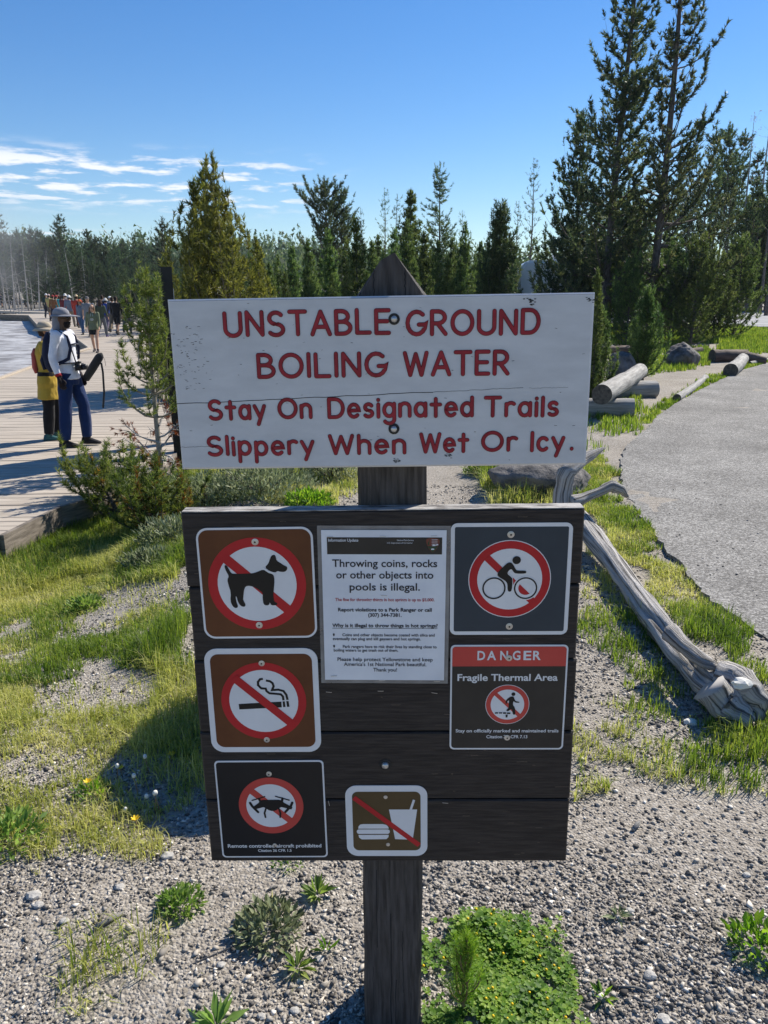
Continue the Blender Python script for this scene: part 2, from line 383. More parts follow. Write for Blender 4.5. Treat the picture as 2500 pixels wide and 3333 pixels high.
def cloth(c, bump=.35, bs=22):
    k = tuple(round(x, 3) for x in c)
    if k not in _cloth:
        d = tuple(x * .82 for x in c)
        _cloth[k] = mat('fabric', d, c, 9, .85, bump, bs, bdist=.012, spec=.15, sheen=.1)
    return _cloth[k]

# ---------------------------------------------------------------- ground and paths (setting)
def build_ground():
    ys = np.concatenate([np.linspace(-9, 1, 26), 1 + np.geomspace(.02, 899, 460)]); us = np.linspace(-1, 1, 221)
    us = np.sign(us) * np.abs(us) ** 1.25
    Y = np.repeat(ys[:, None], len(us), 1); X = us[None, :] * (7 + 1.5 * np.clip(Y, 0, None))
    Z = height(X, Y); V = np.stack([X, Y, Z], -1).reshape(-1, 3); n = len(us)
    i = np.arange((len(ys) - 1) * (n - 1)); r = i // (n - 1); c = i % (n - 1); a = r * n + c
    F = np.stack([a, a + 1, a + n + 1, a + n], 1)
    tag(link('ground', tri_mesh('ground', V, F, M['ground'], True)), kind='structure')
build_ground()
def ragged(pts, step, amp, seed):
    rg = random.Random(seed); out = []
    for i in range(len(pts)):
        a, b = Vector(pts[i][:2]), Vector(pts[(i + 1) % len(pts)][:2]); k = max(1, min(60, int((b - a).length / step)))
        for j in range(k):
            p = a.lerp(b, j / k)
            if j: p += Vector((rg.uniform(-amp, amp), rg.uniform(-amp, amp)))
            out.append(p)
    return out
def sheet(name, pts, z, m, thick=.0, lift=None):
    mb = MB(); P = [(p[0], p[1], (z if lift is None else hz(p[0], p[1]) + lift)) for p in pts]; n = len(P)
    mb.v = P + [(p[0], p[1], p[2] - thick) for p in P]; mb.face(range(n))
    if thick:
        for i in range(n): mb.face((i, i + n, (i + 1) % n + n, (i + 1) % n))
    bm = bmesh.new(); me = mb.mesh(name, m, False); bm.from_mesh(me); bmesh.ops.recalc_face_normals(bm, faces=bm.faces)
    if sum(f.normal.z * f.calc_area() for f in bm.faces if len(f.verts) > 4) < 0: bmesh.ops.reverse_faces(bm, faces=bm.faces)
    bmesh.ops.triangulate(bm, faces=bm.faces); bm.to_mesh(me); bm.free(); return me
PATH_PX = [(2500,2092),(2450,2060),(2365,1998),(2280,1936),(2229,1857),(2161,1789),(2116,1721),(2060,1650),(2026,1575),(2019,1508),(2036,1457),(2104,1403),(2137,1360),(2201,1314),(2285,1268),(2348,1238),(2424,1204),(2500,1183)]
PATH = [tuple(at(*p)[:2]) for p in PATH_PX] + [(14, 22.5), (22, 23), (22, 1.5), (8, 1.9), (4.2, 2.9)]
tag(link('asphalt_path', sheet('asphalt_path', ragged(PATH, .07, .022, 5), .022, M['asphalt'], .06)), kind='structure')
LOT = [(6.5, 44), (60, 41), (75, 66), (8, 68)]
tag(link('parking_lot', sheet('parking_lot', [(x, y) for x, y in LOT], 0, M["lot"], 0, .06)), kind='structure')
mb = MB()
for i in range(9):
    x = 22 + i * 3.4; mb.hexa([(x, 51, hz(x, 51) + .30 + .18), (x + .16, 51, hz(x, 51) + .48), (x + .16, 57, hz(x, 57) + .31), (x, 57, hz(x, 57) + .31), (x, 51, .9), (x + .16, 51, .9), (x + .16, 57, .9), (x, 57, .9)])
mb = MB()
def lot_z(x, y): return hz(x, y) + .06
for y in (46.0, 50.5, 55.0, 60.0):
    P = [(18, y, lot_z(18, y) + .012), (60, y, lot_z(60, y) + .012), (60, y + .2, lot_z(60, y + .2) + .012), (18, y + .2, lot_z(18, y + .2) + .012)]
    mb.poly(P)
o = mb.build('lane_markings', M['line_paint'], smooth=False); tag(o, kind='structure')
TH = [(-60, 16), (-9.0, 16), (-9.6, 19), (-11, 24), (-13, 31), (-16, 38), (-22, 46), (-27, 62), (-30, 84), (-110, 96), (-120, 40)]
def build_thermal():
    nx, ny = 120, 90; xs = np.linspace(-110, -5, nx); ys = np.linspace(9, 88, ny)
    X, Y = np.meshgrid(xs, ys); Z = height(X, Y) + .05 + .10 * (fbm(X * .5, Y * .5, 21) - .5) + .05
    V = np.stack([X, Y, Z], -1).reshape(-1, 3); i = np.arange((ny - 1) * (nx - 1)); r = i // (nx - 1); c = i % (nx - 1); a = r * nx + c
    cx, cy = X.ravel()[a], Y.ravel()[a]
    keep = (cx < -4.5 - .36 * cy + 2.0)
    F = np.stack([a, a + 1, a + nx + 1, a + nx], 1)[keep]
    tag(link('thermal_flat', tri_mesh('thermal_flat', V, F, M['thermal'], True)), kind='structure')
build_thermal()

def deck_z(y): return -.10 + .0178 * max(0, y - 26)
DECK = [(-4.6, 6.15), (-3.2, 6.1), (-3.09, 7.02), (-2.82, 7.5), (-2.57, 8.9), (-2.72, 9.9), (-5.0, 17.0), (-8.2, 28), (-12.4, 41.0), (-17.0, 53), (-27.5, 64), (-31, 63.0), (-27.3, 61.0), (-20.2, 46.2), (-14.0, 35.7), (-11.1, 29.6), (-10.1, 22.6), (-9.36, 18.9), (-8.4, 12), (-7.6, 6.3)]
def deck_spans(v, poly):
    xs = []
    for i in range(len(poly)):
        (x1, y1), (x2, y2) = poly[i], poly[(i + 1) % len(poly)]
        if (y1 > v) != (y2 > v): xs.append(x1 + (v - y1) / (y2 - y1) * (x2 - x1))
    xs.sort(); return [(xs[i], xs[i + 1]) for i in range(0, len(xs) - 1, 2)]
def build_deck():
    root = empty('boardwalk', (-5, 12, -.1)); tag(root, kind='structure')
    mb = MB(); an = R(3.0); ca, sa = math.cos(an), math.sin(an)
    P = [(x * ca + y * sa, -x * sa + y * ca) for x, y in DECK]          # planks run across, slightly skewed
    v = min(p[1] for p in P) + .003; vmax = max(p[1] for p in P); rg = random.Random(3); first = v
    while v < vmax:
        wd = .142 if v < 30 else .30; g = .014 if v < 30 else .018
        A, B = deck_spans(v + .002, P), deck_spans(v + wd - g, P)
        if len(A) == len(B):
            for (a0, a1), (b0, b1) in zip(A, B):
                if a1 - a0 < .05 or b1 - b0 < .05: continue
                # staggered plank joints
                cuts = [0, 1]; q = []
                for t0, t1 in zip(cuts[:-1], cuts[1:]):
                    dz = rg.uniform(-.003, .003)
                    pts = [(a0 + (a1 - a0) * t0, v), (a0 + (a1 - a0) * t1 - .003, v), (b0 + (b1 - b0) * t1 - .003, v + wd - g), (b0 + (b1 - b0) * t0, v + wd - g)]
                    W = [(x * ca - y * sa, x * sa + y * ca) for x, y in pts]
                    mb.hexa([(x, y, deck_z(y) + dz - .04) for x, y in W] + [(x, y, deck_z(y) + dz) for x, y in W])
        v += wd
    o = mb.build('deck_planks', M['deck'], root, smooth=False); o.matrix_parent_inverse = Matrix.Translation((5, -12, .1))
    # edge boards and the timbers below
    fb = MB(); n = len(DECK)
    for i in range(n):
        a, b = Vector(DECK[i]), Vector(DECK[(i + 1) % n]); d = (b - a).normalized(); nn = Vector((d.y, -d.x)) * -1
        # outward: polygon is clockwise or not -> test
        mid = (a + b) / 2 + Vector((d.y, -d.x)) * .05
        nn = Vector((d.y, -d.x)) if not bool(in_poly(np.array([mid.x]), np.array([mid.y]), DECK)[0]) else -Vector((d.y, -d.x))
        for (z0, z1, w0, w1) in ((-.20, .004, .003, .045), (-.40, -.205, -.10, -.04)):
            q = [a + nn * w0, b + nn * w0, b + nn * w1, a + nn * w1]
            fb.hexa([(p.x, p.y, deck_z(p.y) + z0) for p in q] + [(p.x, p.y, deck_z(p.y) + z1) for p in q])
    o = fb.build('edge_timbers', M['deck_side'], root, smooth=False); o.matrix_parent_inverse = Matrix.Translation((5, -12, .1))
    # raised kerb rails along the far edges
    kb = MB()
    for run in ([(-5.0, 17.0), (-8.2, 28), (-12.4, 41.0), (-17.0, 53)], [(-7.6, 6.3), (-8.4, 12), (-9.36, 18.9), (-10.1, 22.6), (-11.1, 29.6), (-14.0, 35.7), (-20.2, 46.2), (-27.3, 61.0)]):
        for a, b in zip(run[:-1], run[1:]):
            a, b = Vector(a), Vector(b); d = (b - a).normalized(); nn = Vector((d.y, -d.x)) * .05
            q = [a - nn, b - nn, b + nn, a + nn]
            kb.hexa([(p.x, p.y, deck_z(p.y) + .004) for p in q] + [(p.x, p.y, deck_z(p.y) + .05) for p in q])
    o = kb.build('kerb_rail', M['deck'], root, smooth=False); o.matrix_parent_inverse = Matrix.Translation((5, -12, .1))
build_deck()
# second boardwalk farther off across the thermal ground
mb = MB(); far = [(-60, 80, .75), (-38, 76, .70), (-31, 71, .62), (-26, 66, .62)]
for a, b in zip(far[:-1], far[1:]):
    mb.hexa([(a[0], a[1] - 1.1, a[2] - .18), (b[0], b[1] - 1.1, b[2] - .18), (b[0], b[1] + 1.1, b[2] - .18), (a[0], a[1] + 1.1, a[2] - .18), (a[0], a[1] - 1.1, a[2]), (b[0], b[1] - 1.1, b[2]), (b[0], b[1] + 1.1, b[2]), (a[0], a[1] + 1.1, a[2])])
    for t in np.linspace(0, 1, 9):
        p = Vector(a).lerp(Vector(b), t); mb.box((p.x, p.y - .9, p.z - .4), (.15, .15, .44)); mb.box((p.x, p.y + .9, p.z - .4), (.15, .15, .44))
tag(mb.build('distant_boardwalk', M['deck'], smooth=False), kind='structure')

# ---------------------------------------------------------------- flat lettering and shapes on boards
# local board frame: x right, z up, -y towards the reader
def ribbon(mb, pts, wd, y, closed=False, cap=6):
    P = [Vector(p) for p in pts]; Q = [P[0]]
    for p in P[1:]:
        if (p - Q[-1]).length > 1e-5: Q.append(p)
    P = Q; n = len(P); Lf, Rt = [], []
    for i in range(n):
        a = P[(i - 1) % n] if (closed or i) else None; b = P[(i + 1) % n] if (closed or i < n - 1) else None
        d1 = (P[i] - a).normalized() if a is not None else None; d2 = (b - P[i]).normalized() if b is not None else None
        d1 = d1 or d2; d2 = d2 or d1; t = (d1 + d2)
        t = t.normalized() if t.length > 1e-6 else d1
        nn = Vector((-t.y, t.x)); k = 1 / max(.45, abs(nn.dot(Vector((-d1.y, d1.x)))))
        Lf.append(P[i] + nn * wd / 2 * k); Rt.append(P[i] - nn * wd / 2 * k)
    o = len(mb.v); mb.v += [(p.x, y, p.y) for p in Lf] + [(p.x, y, p.y) for p in Rt]
    for i in range(n if closed else n - 1):
        j = (i + 1) % n; mb.face((o + i, o + n + i, o + n + j, o + j))
    if not closed and cap:
        for e, dr in ((0, P[0] - P[1]), (n - 1, P[-1] - P[-2])):
            a0 = math.atan2(dr.y, dr.x); idx = []
            for k in range(1, cap):
                an = a0 - math.pi / 2 + math.pi * k / cap; idx.append(len(mb.v)); mb.v.append((P[e].x + wd / 2 * math.cos(an), y, P[e].y + wd / 2 * math.sin(an)))
            first, last = (o + e, o + n + e) if e == 0 else (o + n + e, o + e)
            mb.face([first] + idx + [last]) if True else None
def arc(cx, cy, rx, ry, a0, a1, n=14):
    return [(cx + rx * math.cos(R(a0 + (a1 - a0) * i / n)), cy + ry * math.sin(R(a0 + (a1 - a0) * i / n))) for i in range(n + 1)]
def fill(mb, pts, y, m=0):
    mb.poly([(p[0], y, p[1]) for p in pts], m)
def rrect(w_, h_, r, cx=0, cz=0, n=7):
    out = []
    for sx, sz, a in ((1, 1, 0), (-1, 1, 90), (-1, -1, 180), (1, -1, 270)):
        out += arc(cx + sx * (w_ / 2 - r), cz + sz * (h_ / 2 - r), r, r, a, a + 90, n)
    return out
def fix_normals(o):
    """all faces of a flat decal look towards -y"""
    bm = bmesh.new(); bm.from_mesh(o.data)
    for f in bm.faces:
        if f.normal.y > 0: f.normal_flip()
    bm.to_mesh(o.data); bm.free(); return o
XH = .6
def bowl(x0, y0, y1, w_): return [(x0, y1), (x0 + w_ * .45, y1)] + arc(x0 + w_ * .45, (y0 + y1) / 2, w_ * .55, (y1 - y0) / 2, 90, -90) + [(x0, y0)]
GLY = {
 'U': (.62, [[(0, 1), (0, .31)] + arc(.31, .31, .31, .31, 180, 360) + [(.62, .31), (.62, 1)]]),
 'N': (.60, [[(0, 0), (0, 1)], [(0, 1), (.6, 0)], [(.6, 0), (.6, 1)]]),
 'S': (.58, [arc(.29, .745, .26, .255, 35, 270) + arc(.28, .245, .29, .245, 90, -145)]),
 'T': (.62, [[(0, 1), (.62, 1)], [(.31, 1), (.31, 0)]]),
 'A': (.70, [[(0, 0), (.35, 1)], [(.35, 1), (.70, 0)], [(.13, .33), (.57, .33)]]),
 'B': (.56, [[(0, 0), (0, 1)], bowl(0, .53, 1, .47), bowl(0, 0, .53, .56)]),
 'L': (.50, [[(0, 1), (0, 0)], [(0, 0), (.5, 0)]]),
 'E': (.50, [[(0, 0), (0, 1)], [(0, 1), (.5, 1)], [(0, .52), (.44, .52)], [(0, 0), (.5, 0)]]),
 'G': (.72, [arc(.37, .5, .37, .5, 48, 355) + [(.73, .45)], [(.73, .43), (.46, .43)]]),
 'R': (.56, [[(0, 0), (0, 1)], bowl(0, .47, 1, .52), [(.22, .47), (.55, 0)]]),
 'O': (.80, [arc(.4, .5, .4, .5, 90, 450, 28)]),
 'D': (.64, [[(0, 0), (0, 1)], bowl(0, 0, 1, .64)]),
 'I': (.0, [[(0, 0), (0, 1)]]),
 'W': (.92, [[(0, 1), (.22, 0)], [(.22, 0), (.46, .95)], [(.46, .95), (.70, 0)], [(.70, 0), (.92, 1)]]),
 't': (.40, [[(.2, .95), (.2, 0)], [(0, .62), (.4, .62)]]),
 'a': (.46, [arc(.23, .3, .23, .3, 0, 360, 20), [(.46, .6), (.46, 0)]]),
 'y': (.48, [[(0, .6), (.25, .06)], [(.48, .6), (.16, -.28)]]),
 'n': (.44, [[(0, .62), (0, 0)], [(0, .36)] + arc(.22, .38, .22, .23, 170, 0) + [(.44, 0)]]),
 'e': (.46, [[(.02, .3), (.46, .32)] + arc(.23, .3, .23, .3, 5, 315)]),
 's': (.36, [arc(.18, .45, .16, .15, 30, 270, 10) + arc(.17, .15, .18, .15, 90, -145, 10)]),
 'i': (.0, [[(0, .6), (0, 0)], [(0, .93), (.0, .945)]]),
 'g': (.46, [arc(.23, .3, .23, .3, 0, 360, 20), [(.46, .6), (.46, -.15)] + arc(.23, -.15, .23, .2, 0, -150, 10)]),
 'd': (.46, [arc(.23, .3, .23, .3, 0, 360, 20), [(.46, 1.0), (.46, 0)]]),
 'r': (.30, [[(0, .62), (0, 0)], [(0, .36)] + arc(.2, .38, .2, .22, 165, 50, 8)]),
 'l': (.0, [[(0, 1), (0, 0)]]),
 'p': (.46, [[(0, .6), (0, -.36)], arc(.23, .3, .23, .3, 180, 540, 20)]),
 'h': (.44, [[(0, 1), (0, 0)], [(0, .36)] + arc(.22, .38, .22, .23, 170, 0) + [(.44, 0)]]),
 'c': (.42, [arc(.24, .3, .23, .3, 45, 315)]),
 '.': (.0, [[(0, .0), (0, .015)]]),
}
def routed(mbs, text, u0, u1, v0, cap_h, wd, y, slope=0, track=.27):
    """a line of round-cut letters from u0 to u1 on the base line v0; red fill over a darker cut edge"""
    x = 0; items = []
    for ch in text:
        if ch == ' ': x += .42; continue
        w_, st = GLY[ch]; items.append((x, ch)); x += w_ + track
    tot = x - track; s = (u1 - u0) / tot if tot > 1e-6 else cap_h; k = 0; rg = random.Random(len(text))
    for x0, ch in items:
        dz = rg.uniform(-.0008, .0008)
        for st in GLY[ch][1]:
            ys_ = (lambda b: b * 1.16 if b < .62 else b + .06 * (1 - b)) if ch.islower() else (lambda b: b)
            pts = [(u0 + (x0 + a) * s, v0 + dz + ys_(b) * cap_h + slope * (x0 * s)) for a, b in st]
            closed = (Vector(pts[0]) - Vector(pts[-1])).length < 1e-6
            if closed: pts = pts[:-1]
            ribbon(mbs[0], pts, wd + .0017, y - .0006 - k * .00002, closed); ribbon(mbs[1], pts, wd - .0002, y - .0019 - k * .00002, closed); k += 1
FONTC = []
def text_mesh(txt, size, cx, cz, y, m, mbs, width=None, align='CENTER', bold=0):
    """built-in font set as flat mesh, appended to mbs; width fits the line to a measured length"""
    cu = bpy.data.curves.new('t', 'FONT'); cu.body = txt; cu.size = size; cu.align_x = align; cu.resolution_u = 3; cu.offset = bold
    o = bpy.data.objects.new('t', cu); C.objects.link(o); dg = bpy.context.evaluated_depsgraph_get(); dg.update()
    me = bpy.data.meshes.new_from_object(o.evaluated_get(dg)); bpy.data.objects.remove(o); bpy.data.curves.remove(cu)
    xs = [v.co.x for v in me.vertices]
    if not xs: return
    sx = width / (max(xs) - min(xs)) if width else 1
    off = (max(xs) + min(xs)) / 2 if align == 'CENTER' else min(xs)
    b = len(mbs.v); mbs.v += [(cx + (v.co.x - off) * sx, y, cz + v.co.y) for v in me.vertices]
    for p in me.polygons: mbs.face([b + i for i in p.vertices])
    bpy.data.meshes.remove(me)

# ---------------------------------------------------------------- the trail sign
YAW, ROLL = -.0196, .0164
SIGN_ROT = (Matrix.Rotation(YAW, 3, 'Z') @ Matrix.Rotation(-ROLL, 3, 'Y'))
SIGN_E = SIGN_ROT.to_euler(); PD, BT = .145, .038
sign_o = Vector((.002, 1.5, .9626)) - SIGN_ROT @ Vector((0, -(PD / 2 + BT), .9626))
FY = -(PD / 2 + BT)                                   # reading face of both boards, local y
def rot_loc(u, v, d=0):                               # a point on the board face, d in front of it
    return sign_o + SIGN_ROT @ Vector((u, FY - d, .9626 + v))
def build_sign():
    root = empty('trail_sign', sign_o, SIGN_E)
    tag(root, 'tall brown wooden trail sign post carrying a white lettered board over a dark plank board', 'sign')
    # post: square timber with a pointed top and chamfered corners, slightly uneven
    mb = MB(); rg = random.Random(4); n = 26; hw, hd = .0715, PD / 2; ch = .008; ptop = 1.800; o = 0
    sec = [(-hw + ch, -hd), (hw - ch, -hd), (hw, -hd + ch), (hw, hd - ch), (hw - ch, hd), (-hw + ch, hd), (-hw, hd - ch), (-hw, -hd + ch)]
    for i in range(n + 1):
        z = -.35 + (ptop + .35) * i / n; cx = .004 + .012 * z
        for x, y in sec: mb.v.append((x + cx + rg.uniform(-.0012, .0012), y + rg.uniform(-.0008, .0008), z))
    for i in range(n):
        for j in range(8): mb.face((i * 8 + j, i * 8 + (j + 1) % 8, (i + 1) * 8 + (j + 1) % 8, (i + 1) * 8 + j))
    t = n * 8; cx = .004 + .012 * ptop; ridge = []
    px = .006
    for y in (-hd + .001, hd - .001): ridge.append(len(mb.v)); mb.v.append((cx + px, y, ptop + .083))
    mb.v += [(cx + px - .026, -hd + .002, ptop + .069), (cx + px - .026, hd - .002, ptop + .069)]; q = len(mb.v) - 2
    mb.face((t + 0, t + 1, ridge[0], q)); mb.face((t + 1, t + 2, ridge[0])); mb.face((t + 2, t + 3, ridge[1], ridge[0])); mb.face((t + 3, t + 4, ridge[1]))
    mb.face((t + 4, t + 5, q + 1, ridge[1])); mb.face((t + 5, t + 6, q + 1)); mb.face((t + 6, t + 7, q, q + 1)); mb.face((t + 7, t + 0, q)); mb.face((q, ridge[0], ridge[1], q + 1))
    post = mb.build('post', M['post_wood'], root, smooth=False)
    cm = MB(); yk = -hd - .0006                       # drying cracks in the post
    for (u, z0, z1, wd) in ((.000, .02, .36, .0022), (.028, .22, .31, .0015), (-.034, .26, .49, .0016), (.012, -.05, .16, .0018), (.030, .12, .22, .0012), (-.02, 1.20, 1.30, .0016), (.018, 1.15, 1.28, .0013), (.03, 1.18, 1.27, .0012), (-.030, 1.80, 1.855, .0016), (.030, 1.805, 1.85, .0018), (-.057, 1.78, 1.81, .002), (-.045, .05, .2, .001), (.05, -.02, .12, .001)):
        pts = [(u + .012 * (z0 + (z1 - z0) * t / 8) + rg.uniform(-.0012, .0012), z0 + (z1 - z0) * t / 8) for t in range(9)]; ribbon(cm, pts, wd, yk, cap=3)
    fix_normals(cm.build('drying_cracks', M['crack'], post, smooth=False))
    # upper white board
    wb_w, wb_h, wz = .8044, .3286, .9626 + .6769; wx = .004
    def board(mb, w_, h_, cx, cz, d, bev=.004, m=0):
        o = len(mb.v); y0, y1 = FY, FY + d
        for y, ins in ((y0, bev), (y0 + bev, 0), (y1 - bev, 0), (y1, bev)):
            for sx, sz in ((-1, -1), (1, -1), (1, 1), (-1, 1)): mb.v.append((cx + sx * (w_ / 2 - ins), y, cz + sz * (h_ / 2 - ins)))
        mb.face((o, o + 1, o + 2, o + 3), m); mb.face((o + 15, o + 14, o + 13, o + 12), m)
        for i in range(3):
            for j in range(4): mb.face((o + i * 4 + j, o + (i + 1) * 4 + j, o + (i + 1) * 4 + (j + 1) % 4, o + i * 4 + (j + 1) % 4), m)
    mb = MB(); board(mb, wb_w, wb_h, wx, wz, .037); wbo = mb.build('white_board', M['white_paint'], root, smooth=False)
    ed, rd = MB(), MB(); y = FY
    routed((ed, rd), 'UNSTABLE', wx - .2955, wx + .016, wz + .0960, .0415, .0066, y, .0035)
    routed((ed, rd), 'GROUND', wx + .0515, wx + .2985, wz + .0925, .0415, .0066, y, 0)
    routed((ed, rd), 'BOILING', wx - .236, wx + .0085, wz + .0175, .0415, .0066, y, .0)
    routed((ed, rd), 'WATER', wx + .046, wx + .243, wz + .0165, .0415, .0066, y, 0)
    for tx, a, b, v in (('Stay', -.338, -.230, -.0628), ('On', -.2005, -.1395, -.0628), ('Designated', -.103, .1755, -.0628), ('Trails', .202, .341, -.0645)):
        routed((ed, rd), tx, wx + a, wx + b, wz + v, .0350, .0061, y, .0)
    for tx, a, b, v in (('Slippery', -.346, -.138, -.1345), ('When', -.1035, .0435, -.1345), ('Wet', .0765, .1675, -.1335), ('Or', .198, .262, -.1330), ('Icy', .2945, .3555, -.1335), ('.', .3725, .3735, -.1310)):
        routed((ed, rd), tx, wx + a, wx + b, wz + v, .0350, .0061, y, .0)
    fix_normals(ed.build('letter_edges', M['red_edge'], wbo, smooth=False)); fix_normals(rd.build('lettering', M['red_paint'], wbo, smooth=False))
    cm = MB(); yc = y - .0003
    def crack(a, b, wd, k=24, am=.0008):
        ribbon(cm, [(wx + a[0] + (b[0] - a[0]) * t / k, wz + a[1] + (b[1] - a[1]) * t / k + rg.uniform(-am, am)) for t in range(k + 1)], wd, yc, cap=0)
    crack((-.4047, -.0329), (.10, -.0165), .0013); crack((.10, -.0165), (.2736, -.0108), .0007); crack((-.403, -.1184), (-.33, -.1178), .0006); crack((-.3995, .161), (.3995, .161), .0005, 40, .0002)
    crack((.285, -.012), (.36, -.011), .0004)
    for i in range(150):                              # scuffs where the paint has worn off, thickest by the left edge
        if i < 90: a, b = rg.gauss(-.372, .017), rg.uniform(-.005, .115)
        else: a, b = rg.uniform(-.39, .39), rg.uniform(-.155, .155)
        ribbon(cm, [(wx + a, wz + b), (wx + a + rg.uniform(.001, .005), wz + b + rg.uniform(-.001, .001))], rg.uniform(.0003, .0010), yc - i * 1e-6, cap=3)
    for a, b, s in ((.283, .151, 1), (.393, .152, .7), (.128, -.142, .6), (.027, -.152, .7)):
        for k in range(14): 
            a2, b2 = a + rg.gauss(0, .006) * s, b + rg.gauss(0, .003) * s; ribbon(cm, [(wx + a2, wz + b2), (wx + a2 + .003, wz + b2)], .0016 * s, yc - .0002 - k * 1e-6, cap=3)
    fix_normals(cm.build('paint_cracks', M['crack'], wbo, smooth=False))
    rx = Matrix.Rotation(R(90), 3, 'X')
    def bolt(u, z, r, par, dome=True):
        mb = MB(); mb.lathe([(r * 1.75, 0), (r * 1.75, .0012), (r * 1.45, .0016)], (u, FY - .0002, z), rx, 20, 1)
        mb.lathe([(r * 1.0, .001), (r, .005), (r * .8, .0075), (r * .4, .0088), (.0004, .009)], (u, FY, z), rx, 18, 0)
        o = mb.build('bolt', [M['steel'], M['dark_steel']], par, angle=40)
    bolt(wx + .0262, wz + .1218, .0062, wbo); bolt(wx + .0231, wz - .0872, .0062, wbo)
    # dark plank board
    bw, pv = .8187, [.4232, .2590, .0895, -.0837, -.2557, -.4232]
    pb = MB()
    for i in range(5):
        top, bot = pv[i], pv[i + 1] + .0032; mb = MB()
        board(mb, bw + rg.uniform(-.004, .004) - (.006 if i in (1,) else 0), top - bot, .0, .9626 + (top + bot) / 2, .037, .003)
        p = mb.build('plank', M['brown_wood'], root, smooth=False)
        if i == 0:
            mt = MB(); mt.box((0, FY + .0185, .9626 + top + .0010), (bw - .004, .036, .0016)); mt.build('weathered_top_edge', M['worn_top'], p, smooth=False)
        sm = MB()
        for k in range(20):
            a, b = rg.uniform(-.4, .38), rg.uniform(bot + .004, top - .004); ln = rg.choice((.006, .012, .02, .03)) * rg.uniform(.6, 1.3)
            ribbon(sm, [(a, .9626 + b), (a + ln / 2, .9626 + b + rg.uniform(-.0007, .0007)), (a + ln, .9626 + b)], rg.uniform(.0003, .0009), FY - .0003 - k * 1e-6, cap=3)
        fix_normals(sm.build('scratches', M['scratch'], p, smooth=False))
    bolt(-.0018, .9626 - .1636, .0078, root)
    return root
trail_sign = build_sign()

def screw(par, u, v, r=.0072, y=-.0022, flat=False):
    rx = Matrix.Rotation(R(90), 3, 'X'); mb = MB()
    if flat:
        mb.lathe([(r * .75, 0), (r * .7, .0008), (r * .2, .0012)], (u, y, v), rx, 14, 0); mb.box((u, y - .0012, v), (r * .8, .0006, r * .2), None, 1); mb.box((u, y - .0013, v), (r * .2, .0006, r * .8), None, 1)
    else:
        mb.lathe([(r, 0), (r, .0010), (r * .72, .0016)], (u, y, v), rx, 18, 0); mb.lathe([(r * .70, .0014), (r * .66, .0022), (r * .35, .0026)], (u, y, v), rx, 16, 1)
        mb.lathe([(r * .30, .0024), (r * .30, .0029)], (u, y, v), rx, 6, 2)
    mb.build('screw', [M['steel'], M['sign_olive'] if False else M['steel'], M['ink']], par, angle=40)
def placard(name, label, u, v, w_, h_, rad, roll=0):
    e = empty(name, rot_loc(u, v, .0004), (SIGN_ROT @ Matrix.Rotation(-roll, 3, 'Y')).to_euler()); tag(e, label, 'sign', None)
    mb = MB(); pts = rrect(w_, h_, rad); n = len(pts); o = 0
    mb.v = [(p[0], -.0016, p[1]) for p in pts] + [(p[0], 0, p[1]) for p in pts]
    mb.face(range(n - 1, -1, -1)); mb.face(range(n, 2 * n))
    for i in range(n): mb.face((i, (i + 1) % n, n + (i + 1) % n, n + i))
    fix = mb.build('panel', M['sign_white'], e, smooth=False); bm = bmesh.new(); bm.from_mesh(fix.data); bmesh.ops.recalc_face_normals(bm, faces=bm.faces); bm.to_mesh(fix.data); bm.free()
    return e
def layer(par, name, m, shapes, k):
    """flat coloured layer number k on a placard: list of outlines or ('line', pts, width[, closed])"""
    mb = MB(); y = -.0016 - .00035 * k
    for i, s in enumerate(shapes):
        yy = y - i * .000012
        if s[0] == 'line': ribbon(mb, s[1], s[2], yy, len(s) > 3 and s[3] is True, 6 if not (len(s) > 3 and s[3] == 0) else 0)
        elif s[0] == 'ring': ribbon(mb, arc(s[1], s[2], (s[3] + s[4]) / 2, (s[3] + s[4]) / 2, 0, 360, 48)[:-1], s[3] - s[4], yy, True)
        else: fill(mb, s, yy)
    return fix_normals(mb.build(name, m, par, smooth=False))
def disc(cx, cz, r): return arc(cx, cz, r, r, 0, 360, 48)[:-1]
def slash(cx, cz, r, wd, a=-45):
    d = Vector((math.cos(R(a)), math.sin(R(a)))); n_ = Vector((-d.y, d.x)) * wd / 2; c = Vector((cx, cz)); d *= r
    return [tuple(c - d - n_), tuple(c + d - n_), tuple(c + d + n_), tuple(c - d + n_)]
def smooth_poly(pts, it=2):
    for _ in range(it):
        q = []
        for i in range(len(pts)):
            a, b = Vector(pts[i]), Vector(pts[(i + 1) % len(pts)]); q += [tuple(a.lerp(b, .25)), tuple(a.lerp(b, .75))]
        pts = q
    return pts
def from_px(pts, cx, cy, s): return [((x - cx) * s, (cy - y) * s) for x, y in pts]

